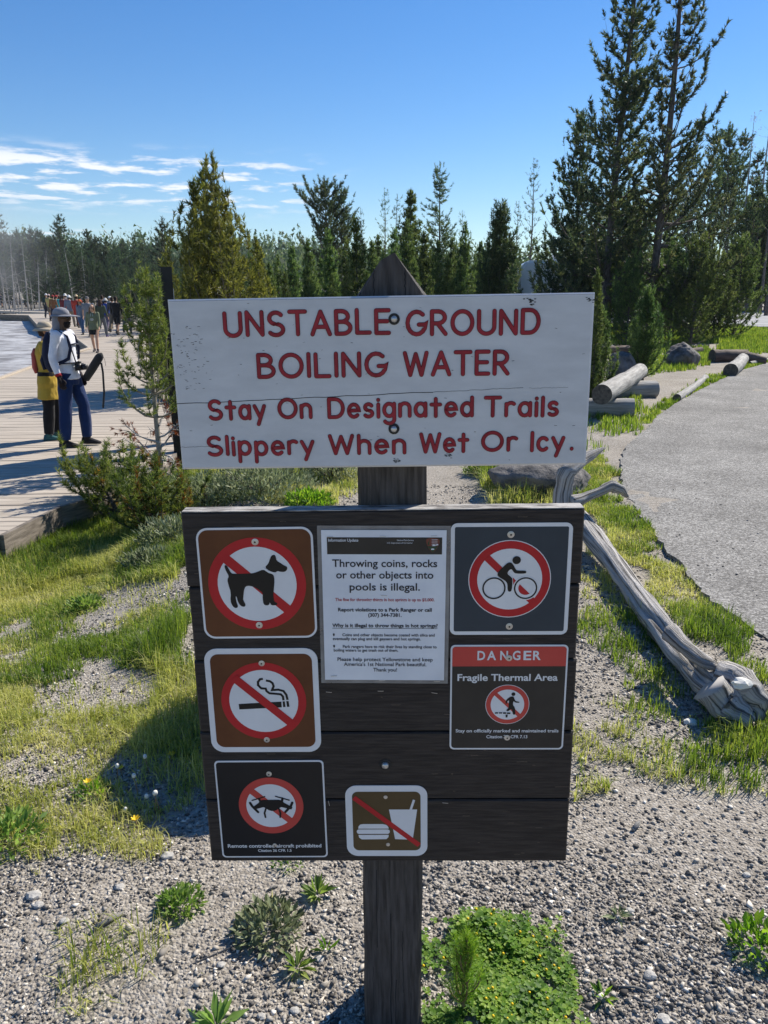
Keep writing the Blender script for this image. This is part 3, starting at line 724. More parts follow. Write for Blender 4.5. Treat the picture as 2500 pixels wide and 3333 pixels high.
def build_placards():
    # no dogs
    e = placard('no_dogs_sign', 'brown square sign with a black dog behind a red slash on the plank board', -.2612, .2682, .2405, .2455, .024, .004)
    layer(e, 'face', M['sign_brown'], [rrect(.2315, .2365, .020)], 1)
    c = (-.0005, -.0005)
    layer(e, 'red_disc', M['sign_red'], [disc(*c, .1022)], 2); layer(e, 'white_disc', M['sign_white'], [disc(*c, .0824)], 3)
    layer(e, 'slash', M['sign_red'], [slash(*c, .084, .0205, -43)], 4)
    s = .2385 / 938
    dog = [(372,475),(382,463),(395,470),(408,500),(425,535),(445,541),(590,540),(630,530),(690,505),(720,530),(770,548),(776,600),(765,680),(758,740),(763,790),(785,798),(788,818),(735,822),(725,790),(720,815),(695,822),(672,810),(668,760),(672,710),(650,690),(620,665),(570,645),(535,650),(520,680),(510,740),(505,770),(525,810),(515,832),(485,825),(462,790),(455,740),(446,735),(450,790),(462,830),(440,844),(415,825),(400,780),(410,700),(395,640),(388,590),(405,560),(385,520)]
    head = [(702,488),(735,455),(745,425),(762,388),(785,380),(798,395),(800,430),(835,455),(862,475),(886,485),(884,512),(862,530),(825,528),(805,520),(785,535),(740,520)]
    D = from_px(dog, 632, 633, s); Hd = from_px(head, 632, 633, s)
    layer(e, 'dog_pictogram', M['ink'], [smooth_poly(D, 1), smooth_poly(Hd, 1)], 5)
    layer(e, 'collar', M['sign_white'], [('line', from_px([(693, 497), (735, 528), (778, 543)], 632, 633, s), .0042)], 6)
    screw(e, .0012, .0920); screw(e, -.0019, -.0926)
    # no smoking
    e = placard('no_smoking_sign', 'brown square sign with a smoking cigarette behind a red slash, broad white rim', -.2645, -.0041, .2440, .2510, .028, .0)
    layer(e, 'face', M['sign_brown'], [rrect(.2195, .2255, .018)], 1)
    c = (.0008, .0005)
    layer(e, 'red_disc', M['sign_red'], [disc(*c, .0928)], 2); layer(e, 'white_disc', M['sign_white'], [disc(*c, .0752)], 3)
    s = .244 / 930; X, Y = 690, 1581
    cig = from_px([(483, 1602), (840, 1582), (840, 1635), (485, 1653)], X, Y, s)
    layer(e, 'cigarette_pictogram', M['ink'], [cig, from_px([(850, 1580), (868, 1579), (872, 1632), (852, 1633)], X, Y, s), from_px([(880, 1578), (900, 1577), (905, 1630), (884, 1631)], X, Y, s),
        ('line', from_px([(858, 1570), (855, 1535), (838, 1515), (800, 1510), (745, 1505), (722, 1485), (716, 1462), (680, 1460), (655, 1430), (656, 1400), (675, 1376), (698, 1373)], X, Y, s), .0050, 0),
        ('line', from_px([(892, 1566), (884, 1520), (862, 1485), (820, 1472), (768, 1476), (783, 1440), (775, 1412), (755, 1395), (722, 1388)], X, Y, s), .0050, 0)], 4)
    layer(e, 'slash', M['sign_red'], [slash(*c, .084, .0185, -43)], 5)
    screw(e, .0015, .0912, .0066); screw(e, .0022, -.0941, .0066)
    # no drones
    e = placard('no_drones_sign', 'black square sign with a drone in a red ring, bottom left of the plank board', -.2614, -.2792, .2448, .2555, .010, .004)
    layer(e, 'face', M['sign_black'], [rrect(.2375, .2480, .0075)], 1)
    c = (-.0010, .0115)
    layer(e, 'red_disc', M['sign_coral'], [disc(*c, .0735)], 2); layer(e, 'white_disc', M['sign_white'], [disc(*c, .0563)], 3); layer(e, 'slash', M['sign_coral'], [slash(*c, .060, .0155, -43)], 4)
    s = .1445 / 398; X, Y = 469 - .0010 / s * -1, 385
    def W(pts): return [((x - 468) * s + c[0], (387 - y) * s * 1.12 + c[1]) for x, y in pts]
    sh = [W([(400,352),(420,347),(520,347),(540,352),(550,366),(602,396),(594,410),(532,394),(516,402),(502,413),(486,419),(468,419),(450,413),(436,402),(420,394),(360,410),(350,396),(392,366)]),
          ('line', W([(352, 350), (398, 337), (432, 326)]), .0030), ('line', W([(500, 325), (540, 337), (584, 350)]), .0030), ('line', W([(400, 352), (397, 338)]), .0052), ('line', W([(540, 352), (542, 338)]), .0052),
          ('line', W([(338, 366), (350, 388), (384, 426)]), .0056), ('line', W([(602, 366), (592, 388), (556, 426)]), .0056),
          ('line', W([(436, 400), (424, 432), (428, 460)]), .0040), ('line', W([(514, 400), (524, 432), (521, 460)]), .0040)]
    layer(e, 'drone_pictogram', M['ink'], sh, 5)
    mb = MB(); text_mesh('Remote controlled aircraft prohibited', .0132, .0005, -.1000, -.0016 - .0009, None, mb, .2165, bold=.0003); text_mesh('Citation 36 CFR 1.5', .0102, .0005, -.1118, -.0016 - .0009, None, mb, .0775, bold=.0002)
    fix_normals(mb.build('lettering', M['sign_white'], e, smooth=False)); screw(e, -.0008, .0943, .0062); screw(e, .0012, -.0940, .0050)
    # no food or drink
    e = placard('no_food_sign', 'small olive brown sign with a white burger and cup crossed by a red bar', -.0010, -.3098, .1850, .1868, .026, 0)
    layer(e, 'face', M['sign_olive'], [rrect(.1545, .1558, .013)], 1)
    s = .185 / 514; X, Y = 1191, 481
    def W(pts): return from_px(pts, X, Y, s)
    bun = W([(1010, 534), (1012, 518), (1022, 504), (1040, 500), (1165, 500), (1188, 506), (1200, 520), (1203, 534)])
    patty = rrect(210 * s, 33 * s, 15 * s, (1105 - X) * s, (Y - 556) * s, 5); low = W([(1010, 580), (1203, 580), (1200, 598), (1188, 612), (1030, 614), (1014, 600)])
    layer(e, 'food_pictogram', M['sign_white'], [bun, patty, low, W([(1207, 393), (1384, 393), (1355, 616), (1243, 612)]), W([(1336, 393), (1358, 320), (1372, 326), (1352, 393)])], 2)
    a, b = W([(988, 306), (1396, 657)]); layer(e, 'slash', M['sign_red'], [('line', [a, b], .0120, 0)], 3)
    screw(e, -.0014, .0640, .0062, flat=True); screw(e, .0022, -.0618, .0062, flat=True)
    # no bicycles
    e = placard('no_bicycles_sign', 'dark slate square sign with a cyclist in a red ring on the plank board', .2632, .2722, .2468, .2455, .014, -.004)
    layer(e, 'face', M['sign_slate'], [rrect(.2305, .2295, .0035)], 1)
    c = (-.0014, .0018)
    layer(e, 'white_rim', M['sign_white'], [disc(*c, .0850)], 2); layer(e, 'red_disc', M['sign_red'], [disc(*c, .0832)], 3); layer(e, 'white_disc', M['sign_white'], [disc(*c, .0668)], 4)
    s = .2468 / 1075; ky = 1.03; X, Y = 659, 566
    def W(pts): return [((x - X) * s + c[0], (Y - y) * s * ky + c[1]) for x, y in pts]
    layer(e, 'slash', M['sign_red'], [slash(*c, .0675, .0150, -45)], 5)
    whl = [W([p])[0] for p in ((520, 647), (804, 647))]
    layer(e, 'white_keyline', M['sign_white'], [('ring', *whl[1], .0262, .0150), ('line', W([(655, 440), (590, 510), (650, 560), (662, 660)]), .0165)], 6)
    layer(e, 'cyclist_pictogram', M['ink'], [('ring', *whl[0], .0241, .0210), ('ring', *whl[1], .0241, .0210), disc(*W([(715, 388)])[0], .0086),
        smooth_poly(W([(548, 520), (552, 495), (600, 445), (635, 412), (660, 406), (682, 420), (708, 470), (722, 484), (800, 484), (806, 498), (798, 512), (708, 512), (690, 495), (668, 462), (628, 508), (675, 545), (686, 565), (682, 670), (662, 682), (642, 670), (640, 590), (575, 550), (552, 535)]), 2)], 7)
    screw(e, -.0018, .0985); screw(e, .0012, -.1034)
    # danger
    e = placard('danger_sign', 'dark sign headed by a red band with the word danger above a running figure', .2655, .0004, .2488, .2510, .010, -.004)
    layer(e, 'face', M['sign_umber'], [rrect(.2415, .2435, .0075)], 1)
    band = [p for p in rrect(.2415, .2435, .0075) if p[1] > .09]; band = [(-.12075, .0762)] + [(.12075, .0762)] + sorted([p for p in band if p[0] > 0], key=lambda p: p[1]) + sorted([p for p in band if p[0] < 0], key=lambda p: -p[1])
    layer(e, 'red_band', M['sign_coral'], [band], 2)
    c = (-.0006, -.0147)
    layer(e, 'white_rim', M['sign_white'], [disc(*c, .0474)], 2); layer(e, 'red_disc', M['sign_coral'], [disc(*c, .0462)], 3); layer(e, 'white_disc', M['sign_white'], [disc(*c, .0362)], 4); layer(e, 'slash', M['sign_coral'], [slash(*c, .037, .0085, -45)], 5)
    s = .0948 / 387
    def W(pts): return [((x - 638) * s + c[0], (1688 - y) * s * 1.06 + c[1]) for x, y in pts]
    layer(e, 'running_pictogram', M['ink'], [disc(*W([(687, 1590)])[0], .0042), smooth_poly(W([(672, 1610), (690, 1612), (700, 1640), (712, 1656), (742, 1660), (742, 1670), (705, 1668), (690, 1650), (685, 1690), (705, 1712), (712, 1778), (690, 1782), (680, 1735), (665, 1728), (655, 1745), (632, 1748), (630, 1736), (650, 1716), (648, 1690), (652, 1645), (636, 1655), (630, 1680), (620, 1680), (624, 1645), (650, 1620)]), 1),
        W([(530, 1758), (558, 1758), (558, 1770), (530, 1770)]), W([(566, 1758), (594, 1758), (594, 1770), (566, 1770)]), W([(602, 1758), (630, 1758), (630, 1772), (602, 1772)]), W([(636, 1760), (666, 1760), (666, 1774), (636, 1774)]), W([(624, 1780), (644, 1780), (641, 1806), (626, 1806)])], 6)
    mb = MB(); yl = -.0016 - .0012
    for ch, px in zip('DANGER', (397, 492, 607, 722, 822, 910)): text_mesh(ch, .0295, (px - 652) * .2468 / 1075 - .0006 - .0002, .0915, yl, None, mb, .0165 if ch != 'A' else .0195, bold=.0007)
    text_mesh('Fragile Thermal Area', .0225, -.0022, .0425, yl, None, mb, .2140, bold=.0005); text_mesh('Stay on officially marked and maintained trails', .0112, .0005, -.0822, yl, None, mb, .2240, bold=.0002)
    text_mesh('Citation', .0108, -.0270, -.0968, yl, None, mb, .0345, bold=.0002); text_mesh('CFR 7.13', .0108, .0270, -.0968, yl, None, mb, .0365, bold=.0002); text_mesh('3', .0108, -.0040, -.0968, yl, None, mb, .0055, bold=.0002)
    fix_normals(mb.build('lettering', M['sign_white'], e, smooth=False)); screw(e, -.0005, .0960, .0066, -.0036); screw(e, .0013, -.0952, .0066, -.0030)
    # laminated notice
    e = empty('laminated_notice', rot_loc(.0018, .2148, .0004), (SIGN_ROT @ Matrix.Rotation(.012, 3, 'Y')).to_euler()); tag(e, 'white paper notice in clear plastic stapled in the middle of the plank board', 'notice')
    mb = MB(); nx, ny = 18, 24; W_, H_ = .2720, .3540; rg = random.Random(8)
    def grid(w_, h_, y0, amp):
        o = len(mb.v)
        for j in range(ny + 1):
            for i in range(nx + 1):
                x, z = (i / nx - .5) * w_, (j / ny - .5) * h_
                mb.v.append((x, y0 - amp * (float(vnoise(x * 22 + 3, z * 22 + 9, 5)) * (.3 + 3.2 * max(abs(x) / W_, abs(z) / H_) ** 3)), z))
        for j in range(ny):
            for i in range(nx): a = o + j * (nx + 1) + i; mb.face((a, a + 1, a + nx + 2, a + nx + 1))
    grid(W_, H_, -.0010, .0016); mb.build('plastic_sleeve', M['film'], e)
    pm = MB(); pm.box((0, -.0034, 0), (.2555, .0006, .3365)); pp = pm.build('paper_sheet', M['paper'], e, smooth=False)
    y1 = -.0041
    mb = MB(); fill(mb, [(-.1163, .1165), (.1190, .1165), (.1190, .1530), (-.1163, .1530)], y1); fix_normals(mb.build('header_band', M['sign_umber'], pp, smooth=False))
    mb = MB(); text_mesh('Information Update', .0088, -.1135, .1440, y1 - .0004, None, mb, .0615, 'LEFT', .0001); text_mesh('National Park Service', .0046, .0440, .1455, y1 - .0004, None, mb, .0340); text_mesh('U.S. Department of the Interior', .0046, .0330, .1398, y1 - .0004, None, mb, .0520)
    fix_normals(mb.build('header_lettering', M['paper'], pp, smooth=False))
    ah = smooth_poly([(.0862, .1505), (.0985, .1522), (.1125, .1505), (.1142, .1430), (.1120, .1360), (.1065, .1265), (.1000, .1195), (.0935, .1265), (.0885, .1360), (.0862, .1430)], 1)
    mb = MB(); fill(mb, ah, y1 - .0004); em = fix_normals(mb.build('arrowhead_emblem', M['emblem_brown'], pp, smooth=False))
    mb = MB(); fill(mb, [(.0890, .1345), (.1110, .1345), (.1000, .1205)], y1 - .0007); fill(mb, [(.0905, .1370), (.0925, .1370), (.0935, .1500), (.0895, .1400)], y1 - .00072); fix_normals(mb.build('emblem_tree_and_meadow', M['emblem_green'], em, smooth=False))
    mb = MB(); fill(mb, smooth_poly([(.0965, .1268), (.0965, .1288), (.0985, .1300), (.1010, .1296), (.1032, .1290), (.1032, .1272), (.1005, .1268)], 1), y1 - .0010)
    for k in range(3): ribbon(mb, [(.0975, .1480 - k * .0045), (.1095, .1482 - k * .0045)], .0010, y1 - .0010, cap=0)
    fill(mb, [(.0975, .1350), (.1020, .1385), (.1050, .1365), (.1105, .1395), (.1112, .1372), (.1040, .1350)], y1 - .00102)
    fix_normals(mb.build('emblem_bison_and_lettering', M['paper'], em, smooth=False))
    def line(t, v, w_, sz, al='CENTER', x=.0015, b=.00015, mbx=None): text_mesh(t, sz, x, v, y1 - .0003, None, mbx, w_, al, b)
    mb = MB()
    line('Throwing coins, rocks', .0893, .2160, .0232, mbx=mb, b=.0003); line('or other objects into', .0640, .2010, .0232, mbx=mb, b=.0003); line('pools is illegal.', .0376, .1460, .0232, mbx=mb, b=.0003)
    line('Report violations to a Park Ranger or call', -.0095, .1960, .0112, mbx=mb, b=.0003); line('(307) 344-7381.', -.0213, .0700, .0112, mbx=mb, b=.0003)
    line('Why is it illegal to throw things in hot springs?', -.0452, .2220, .0112, mbx=mb, b=.0003); ribbon(mb, [(-.1095, -.0478), (.1120, -.0478)], .0009, y1 - .0003, cap=0)
    line('Coins and other objects become coated with silica and', -.0660, .1950, .0092, mbx=mb, x=.0090); line('eventually can plug and kill geysers and hot springs.', -.0750, .1860, .0092, mbx=mb, x=-.0160)
    line('Park rangers have to risk their lives by standing close to', -.0930, .1990, .0092, mbx=mb, x=.0115); line('boiling waters to get trash out of them.', -.1015, .1370, .0092, mbx=mb, x=-.0390)
    line('Please help protect Yellowstone and keep', -.1235, .2030, .0118, mbx=mb); line("America's 1st National Park beautiful.", -.1350, .1760, .0118, mbx=mb); line('Thank you!', -.1478, .0510, .0118, mbx=mb)
    for v in (-.0640, -.0905): fill(mb, smooth_poly([(-.1085, v), (-.1085, v + .0042), (-.1050, v + .0046), (-.1045, v), (-.1066, v - .0025)], 1), y1 - .0003)
    fix_normals(mb.build('black_lettering', M['ink_paper'], pp, smooth=False))
    mb = MB(); line('The fine for throwing things in hot springs is up to $5,000.', .0137, .2070, .0095, mbx=mb, b=.0002); fix_normals(mb.build('red_lettering', M['ink_red'], pp, smooth=False))
    def staple(par, u, v, a=0, y=y1 - .0008):
        mb = MB(); mb.box((0, 0, 0), (.0125, .0009, .0009)); mb.box((-.0058, .0010, 0), (.0009, .0022, .0009)); mb.box((.0058, .0010, 0), (.0009, .0022, .0009))
        o = mb.build('staple', M['steel'], par, smooth=False); o.location = (u, y, v); o.rotation_euler = (0, a, 0); return o
    for u, v in ((-.1095, .1540), (-.0020, .1555), (.1020, .1565), (.0, .0262), (-.1085, -.1590), (-.0050, -.1690), (.1130, -.1700)): staple(e, u, v, rg.uniform(-.06, .06))
    for u, v, a in ((-.1212, .0166, .1), (-.0091, .0185, 0), (.1074, .0132, .15), (-.131, -.2630, 1.4), (.1322, -.2625, .1), (.02, .18, 0)):
        if (u, v) == (.02, .18): continue
        s_ = staple(None, 0, 0); s_.location = rot_loc(u, v, .0012); s_.rotation_euler = (SIGN_ROT @ Matrix.Rotation(a, 3, 'Y')).to_euler(); tag(s_, 'old bare staple left in the dark planks with no paper under it', 'staple', 'leftover staples in the plank board')
build_placards()

# ---------------------------------------------------------------- trees
def unit(a): return a / np.maximum(np.linalg.norm(a, axis=-1, keepdims=True), 1e-9)
def needles(P, D, SL, n, ln, wd, rng, a0=18, a1=62, up=.0, flat=None):
    """n needles round each shoot: P base, D axis, SL shoot length"""
    k = len(P); P = np.repeat(P, n, 0); D = np.repeat(D, n, 0); S = np.repeat(SL, n)
    t = rng.rand(k * n); q = unit(np.cross(D, rng.randn(k * n, 3))); an = np.radians(rng.uniform(a0, a1, k * n))
    N = unit(D * np.cos(an)[:, None] + q * np.sin(an)[:, None] + np.array([0, 0, up]))
    B = P + D * (S * t)[:, None]; L_ = ln * rng.uniform(.7, 1.15, k * n); sd = unit(np.cross(N, rng.randn(k * n, 3))) * (wd / 2 * rng.uniform(.8, 1.2, k * n))[:, None]
    V = np.stack([B - sd, B + sd, B + N * L_[:, None]], 1).reshape(-1, 3)
    return V
def tube_np(mb, pts, r0, r1, n=5):
    k = len(pts); mb.loft([tuple(p) for p in pts], [r0 + (r1 - r0) * i / (k - 1) for i in range(k)], ref=(.3, .2, 1) if abs(pts[-1][2] - pts[0][2]) < np.linalg.norm(np.array(pts[-1]) - np.array(pts[0])) * .8 else (1, 0, 0), n=n, cap=False)
def pine(seed, H, r_trunk, base, rad, whorls, per, prof, ln, wd, nn, twig=.33, shoot=.12, lift=(15, 45), curl=.25, bare=.25, gap=.0, asym=0, lean=(0, 0), tw_step=.1, limb_r=.02, nbr_tw=1.0, wob=.02, down=0, topup=0, dens=1.0, leafang=(18, 62)):
    """returns trunk mesh builder and needle vertices. prof(t): relative branch length at height share t of the crown"""
    rng = np.random.RandomState(seed); mb = MB(); K = 14
    ph = rng.rand(4) * 6
    def axis(t): return np.array([lean[0] * t * t * H + wob * H * math.sin(2.3 * t + ph[0]) * t, lean[1] * t * t * H + wob * H * math.sin(2.9 * t + ph[1]) * t, H * t])
    pts = [axis(i / K) for i in range(K + 1)]; rr = [r_trunk * (1 - (i / K)) ** .8 + .004 * min(1, H / 3) for i in range(K + 1)]; rr[0] *= 1.25
    mb.loft(pts, rr, n=8, cap=True)
    PP, DD, SS = [], [], []
    for wv in range(whorls):
        f = (wv + rng.uniform(-.3, .3)) / whorls; f = min(max(f, 0), .985); t = base + (1 - base) * f
        o = axis(t); a0 = rng.rand() * 6.28; m = max(1, int(round(per * rng.uniform(.7, 1.3))))
        for j in range(m):
            if rng.rand() < gap: continue
            a = a0 + 6.283 * j / m + rng.uniform(-.35, .35); L_ = rad * prof(f) * rng.uniform(.55, 1.25) * (1 + asym * math.cos(a))
            el = math.radians(rng.uniform(*lift) + topup * f - down * (1 - f)); hd = np.array([math.cos(a), math.sin(a), 0])
            nseg = 6; bp = [o]; 
            for s in range(nseg):
                e2 = el + curl * 2.2 * (s / nseg); a2 = a + .25 * math.sin(3 * s + a * 5) * .5
                bp.append(bp[-1] + (np.array([math.cos(a2), math.sin(a2), 0]) * math.cos(e2) + np.array([0, 0, math.sin(e2)])) * L_ / nseg)
            tube_np(mb, bp, max(limb_r * (1 - f * .8) * (L_ / rad + .3), .0025), .002, 4)
            bp = np.array(bp); s = bare * (1.2 - f); ds = tw_step / max(L_, .05)
            while s < 1:
                i = min(int(s * nseg), nseg - 1); u = s * nseg - i; p = bp[i] * (1 - u) + bp[i + 1] * u; d = unit(bp[i + 1] - bp[i])
                if rng.rand() < dens:
                    for sg in (-1, 1):
                        if rng.rand() > .82 * nbr_tw: continue
                        side = unit(np.cross(d, [0, 0, 1])) * sg; tl = twig * L_ * (1.05 - .75 * s) * rng.uniform(.5, 1.1) + shoot * .6
                        td = unit(d * rng.uniform(.5, .9) + side * rng.uniform(.5, .9) + np.array([0, 0, rng.uniform(.0, .5)]))
                        q = max(1, int(tl / shoot))
                        for z in range(q):
                            PP.append(p + td * shoot * z + np.array([0, 0, .06 * shoot * z * z])); DD.append(unit(td + np.array([0, 0, .12 * z]) + rng.randn(3) * .12)); SS.append(shoot)
                    PP.append(p); DD.append(unit(d + rng.randn(3) * .1)); SS.append(shoot)
                s += ds * rng.uniform(.7, 1.3)
            PP.append(bp[-1]); DD.append(unit(bp[-1] - bp[-2] + np.array([0, 0, .02]))); SS.append(shoot * 1.4)
    for z in range(4): PP.append(axis(.94 + .018 * z)); DD.append(np.array([0, 0, 1.])); SS.append(shoot)
    PP, DD, SS = np.array(PP), np.array(DD), np.array(SS)
    return mb, needles(PP, DD, SS, nn, ln, wd, rng, *leafang), (PP, DD, SS, axis)
def leafmesh(name, V, m): return tri_mesh(name, V, np.arange(len(V)).reshape(-1, 3), m)
def tree(name, label, loc, tr, rotz=0, bark='bark', leaf='pine_big', group=None, cat='pine tree', scale=1.0):
    e = empty(name, loc, (0, 0, rotz)); e.scale = (scale,) * 3; tag(e, label, cat, group)
    tr[0].build('trunk', M[bark], e); link('crown', leafmesh('crown', tr[1], M[leaf]), e); return e
def place(src, loc, rotz, s, label=None, sz=None):
    c = copy_tree(src); c.location = loc; c.rotation_euler = (0, 0, rotz); c.scale = (s, s, s * (sz or 1)); 
    if label: c['label'] = label
    return c
cone = lambda f: (1 - f) ** .85 + .05
def spot(px, y, dz=0):
    p = at_y(px, 970, y); return (p.x, y, hz(p.x, y) + dz)
def hfor(row_top, y, x=0):                 # tree height so that its top shows at a photo row
    return CAM_H + (970 - row_top) / FPX * (y * .93) - hz(x, y)

def build_trees():
    rng = random.Random(12)
    # --- the two tall pines right of the sign and their companions
    tall = lambda f: (.62 + .45 * math.sin(min(1, f * 1.5) * 2.4)) * (1 - f) ** .55 + .06
    T = pine(21, 17.0, .17, .10, 2.45, 34, 4.8, lambda f: 1.05 * (1 - f) ** .60 + .10, .18, .046, 20, twig=.42, shoot=.22, lift=(8, 45), curl=.45, bare=.14, gap=.10, tw_step=.34, limb_r=.04, down=18, dens=.88)
    p = spot(1968, 33); tree('tall_pine', 'tall dense blue green pine, the left one of two behind the sign', p, T, .3, leaf='pine_big')
    T = pine(22, 17.5, .17, .06, 2.5, 32, 4.4, lambda f: (1.0 if f < .3 else .72) * (1 - f) ** .5 + .10, .18, .046, 20, twig=.38, shoot=.22, lift=(18, 56), curl=.45, bare=.24, gap=.15, tw_step=.34, limb_r=.045, down=25, dens=.78, asym=.25)
    p = spot(2118, 32); tree('tall_pine', 'tall open pine with a bare trunk and long limbs reaching right, right one of two', p, T, -.2, leaf='pine_big')
    T = pine(23, 12.5, .13, .02, 3.5, 32, 5.5, lambda f: 1.1 * (1 - f) ** .75 + .06, .22, .058, 20, twig=.40, shoot=.32, lift=(10, 42), curl=.55, bare=.2, gap=.14, tw_step=.54, limb_r=.035, down=15, dens=.85)
    x, y, z = spot(1872, 36); tree('tall_pine', 'bushy dark pine left of and below the two tall pines', (x, y, z), T, 1.0, leaf='pine_dark', scale=.72)
    T2 = pine(24, 9, .12, .03, 3.6, 22, 5.5, lambda f: (1 - f) ** .5 * (.75 + .4 * math.sin(3 * f)) + .08, .23, .062, 22, twig=.40, shoot=.34, lift=(14, 46), curl=.6, bare=.25, gap=.14, tw_step=.62, limb_r=.035, down=10, dens=.8)
    low = tree('bushy_pine', 'low wide olive pine under the tall pines by the far boulders', spot(2262, 30), T2, .5, leaf='pine_mid', scale=.42)
    for px, y, s, rz, lb in ((2075, 34.5, .58, 2.1, 'low dark bushy pine between the trunks of the tall pines'), (2335, 33, .37, 4.0, 'wide bushy pine with low limbs right of the tall pines'), (2455, 73, 1.05, 1.4, 'dense bushy pine beyond the parking lot near the right edge'), (2495, 69.5, 1.0, 2.2, 'second bushy pine beyond the lot, touching the right edge'), (2415, 70, .95, 3.3, 'bushy pine beyond the lot behind the bare grey trunks'), (2545, 71, 1.15, 5.1, 'bushy pine cut by the right edge of the photo'), (1930, 36, .46, 2.9, 'low bushy pine in front of the parked white motorhome'), (2160, 37, .46, 3.6, 'shaded bushy pine behind the right tall trunk'), (1990, 38, .66, 4.4, 'shaded bushy pine directly behind the left tall trunk'), (2050, 31, .36, 5.3, 'small shaded pine at the foot of the left tall trunk'), (2290, 37, .42, 2.2, 'broad bushy pine filling the gap behind the low wide olive one'), (2190, 31.5, .40, .2, 'small shaded pine in front of the tall trunks, left of the far boulder'), (2400, 35, .45, .9, 'bushy pine with its dark trunk just left of the open parking lot')):
        place(low, spot(px, y), rz, s, lb)
    # --- tall thin forest at the back right
    B = [pine(40 + i, 15, .13, .42, 1.5, 17, 3.8, lambda f: (1 - f) ** .6 * (.6 + .6 * f) + .14, .28, .07, 14, twig=.42, shoot=.28, lift=(5, 45), curl=.3, bare=.3, gap=.15, tw_step=.34, limb_r=.03, dens=.85) for i in range(4)]
    srcs = []
    for i, (px, row, y) in enumerate(((2165, 560, 62), (2215, 520, 58), (2262, 455, 60), (2320, 470, 64), (2352, 520, 66), (2480, 415, 62), (2500, 380, 58), (2290, 600, 70), (2190, 640, 66), (2465, 540, 70), (2300, 440, 72), (2415, 520, 72), (2240, 600, 75), (2530, 430, 66), (2375, 460, 76), (2340, 600, 62), (2430, 600, 66), (2140, 600, 74))):
        x, yy, z = spot(px, y); h = hfor(row, y, x)
        if i < 4: o = tree('thin_pine', 'tall thin dark pine in the open stand beyond the parking lot', (x, yy, z), B[i], rng.uniform(0, 6), leaf='pine_dark', group='thin pines beyond the parking lot', scale=h / 15); srcs.append(o)
        else: place(srcs[i % 4], (x, yy, z), rng.uniform(0, 6), h / 15)
    D = [pine(60 + i, 14, .12, .35, 1.1, 16, 2.6, lambda f: (1 - f) ** .5 * .8 + .15, .14, .03, 3, twig=.3, shoot=.25, lift=(-15, 40), curl=.1, bare=.6, gap=.3, tw_step=.8, limb_r=.025, dens=.3) for i in range(2)]
    for i, (px, row, y, lb) in enumerate(((2392, 405, 71, 'bare dead grey tree beyond the parking lot, left of the taller dead one'), (2440, 345, 70, 'tallest dead grey tree near the right edge beyond the lot'), (2472, 430, 72, 'thin dead tree close to the right edge'))):
        x, yy, z = spot(px, y); tree('dead_tree', lb, (x, yy, z), D[i % 2], i * 2.1, bark='snag', leaf='dead_needles', cat='dead tree', scale=hfor(row, y, x) / 14)
    # --- olive pine left of the post top
    T = pine(31, 4.6, .055, .05, 3.1, 15, 6.2, lambda f: ((1 - f) ** 1.6) * 1.0 + .075, .10, .021, 22, twig=.30, shoot=.15, lift=(22, 52), curl=.7, bare=.34, gap=.16, tw_step=.27, limb_r=.016, dens=.85)
    x, y, z = spot(732, 16.5); tree('olive_pine', 'yellow green pine with a bare leader rising above the white board, left of the post', (x, y, z), T, .8, leaf='pine_yellow', scale=hfor(535, 16.5, x) / 4.62)
    T3 = pine(32, 3.4, .05, .03, 1.7, 12, 5.5, lambda f: ((1 - f) ** 1.05) + .07, .10, .021, 20, twig=.34, shoot=.14, lift=(22, 52), curl=.7, bare=.3, gap=.12, tw_step=.26, limb_r=.014, dens=.85)
    x, y, z = spot(640, 17.2); a = tree('olive_pine', 'yellow green pine leaning on the left side of the one with the bare leader', (x, y, z), T3, 2, leaf='pine_yellow', scale=hfor(640, 17.2, x) / 3.4)
    for px, row, y, lb in ((560, 880, 15.0, 'low olive pine just left of the white board top'), (850, 800, 18, 'low olive pine right of the one with the bare leader'), (685, 590, 17.6, 'second leader of the olive pines, left of the bare leader')):
        x, yy, z = spot(px, y); place(a, (x, yy, z), px * .1, max(.25, hfor(row, y, x) / 3.4), lb)
    # --- middle forest behind the sign
    Y = [pine(70 + i, 6, .07, .04, 2.5, 15, 5.8, lambda f: ((1 - f) ** 1.05) + .06, .17, .044, 18, twig=.36, shoot=.24, lift=(18, 52), curl=.65, bare=.25, gap=.12, tw_step=.38, limb_r=.02, dens=.85) for i in range(4)]
    srcs = []; i = 0
    mids = [(905, 845, 26), (960, 820, 30), (1010, 800, 34), (1070, 770, 24), (1120, 790, 30), (1160, 730, 24), (1210, 800, 28), (1285, 760, 33), (1330, 735, 27), (1375, 770, 30), (1420, 800, 26), (1470, 790, 31), (1510, 740, 30), (1555, 800, 33), (880, 870, 22), (1000, 870, 22), (1250, 830, 22), (1450, 850, 23), (1345, 860, 21), (1130, 870, 21), (1600, 760, 38), (1660, 790, 40), (1500, 850, 25), (1590, 880, 24), (820, 830, 34), (780, 850, 36), (1700, 860, 42), (930, 900, 19), (1080, 905, 19), (1200, 895, 19.5), (1310, 910, 19), (1400, 905, 19.5), (1530, 905, 20), (1040, 850, 36), (1230, 780, 44), (1400, 820, 42), (1480, 800, 44), (1560, 830, 46), (960, 840, 46), (850, 835, 48)]
    for px, row, y in mids:
        x, yy, z = spot(px, y); h = hfor(row, y, x)
        if i < 4: o = tree('young_pine', 'young green pine in the thicket behind the sign post', (x, yy, z), Y[i], rng.uniform(0, 6), leaf='pine_mid', group='young pines behind the sign', scale=h / 6); srcs.append(o)
        else: place(srcs[i % 4], (x, yy, z), rng.uniform(0, 6), h / 6 * .9, None, 1.1)
        i += 1
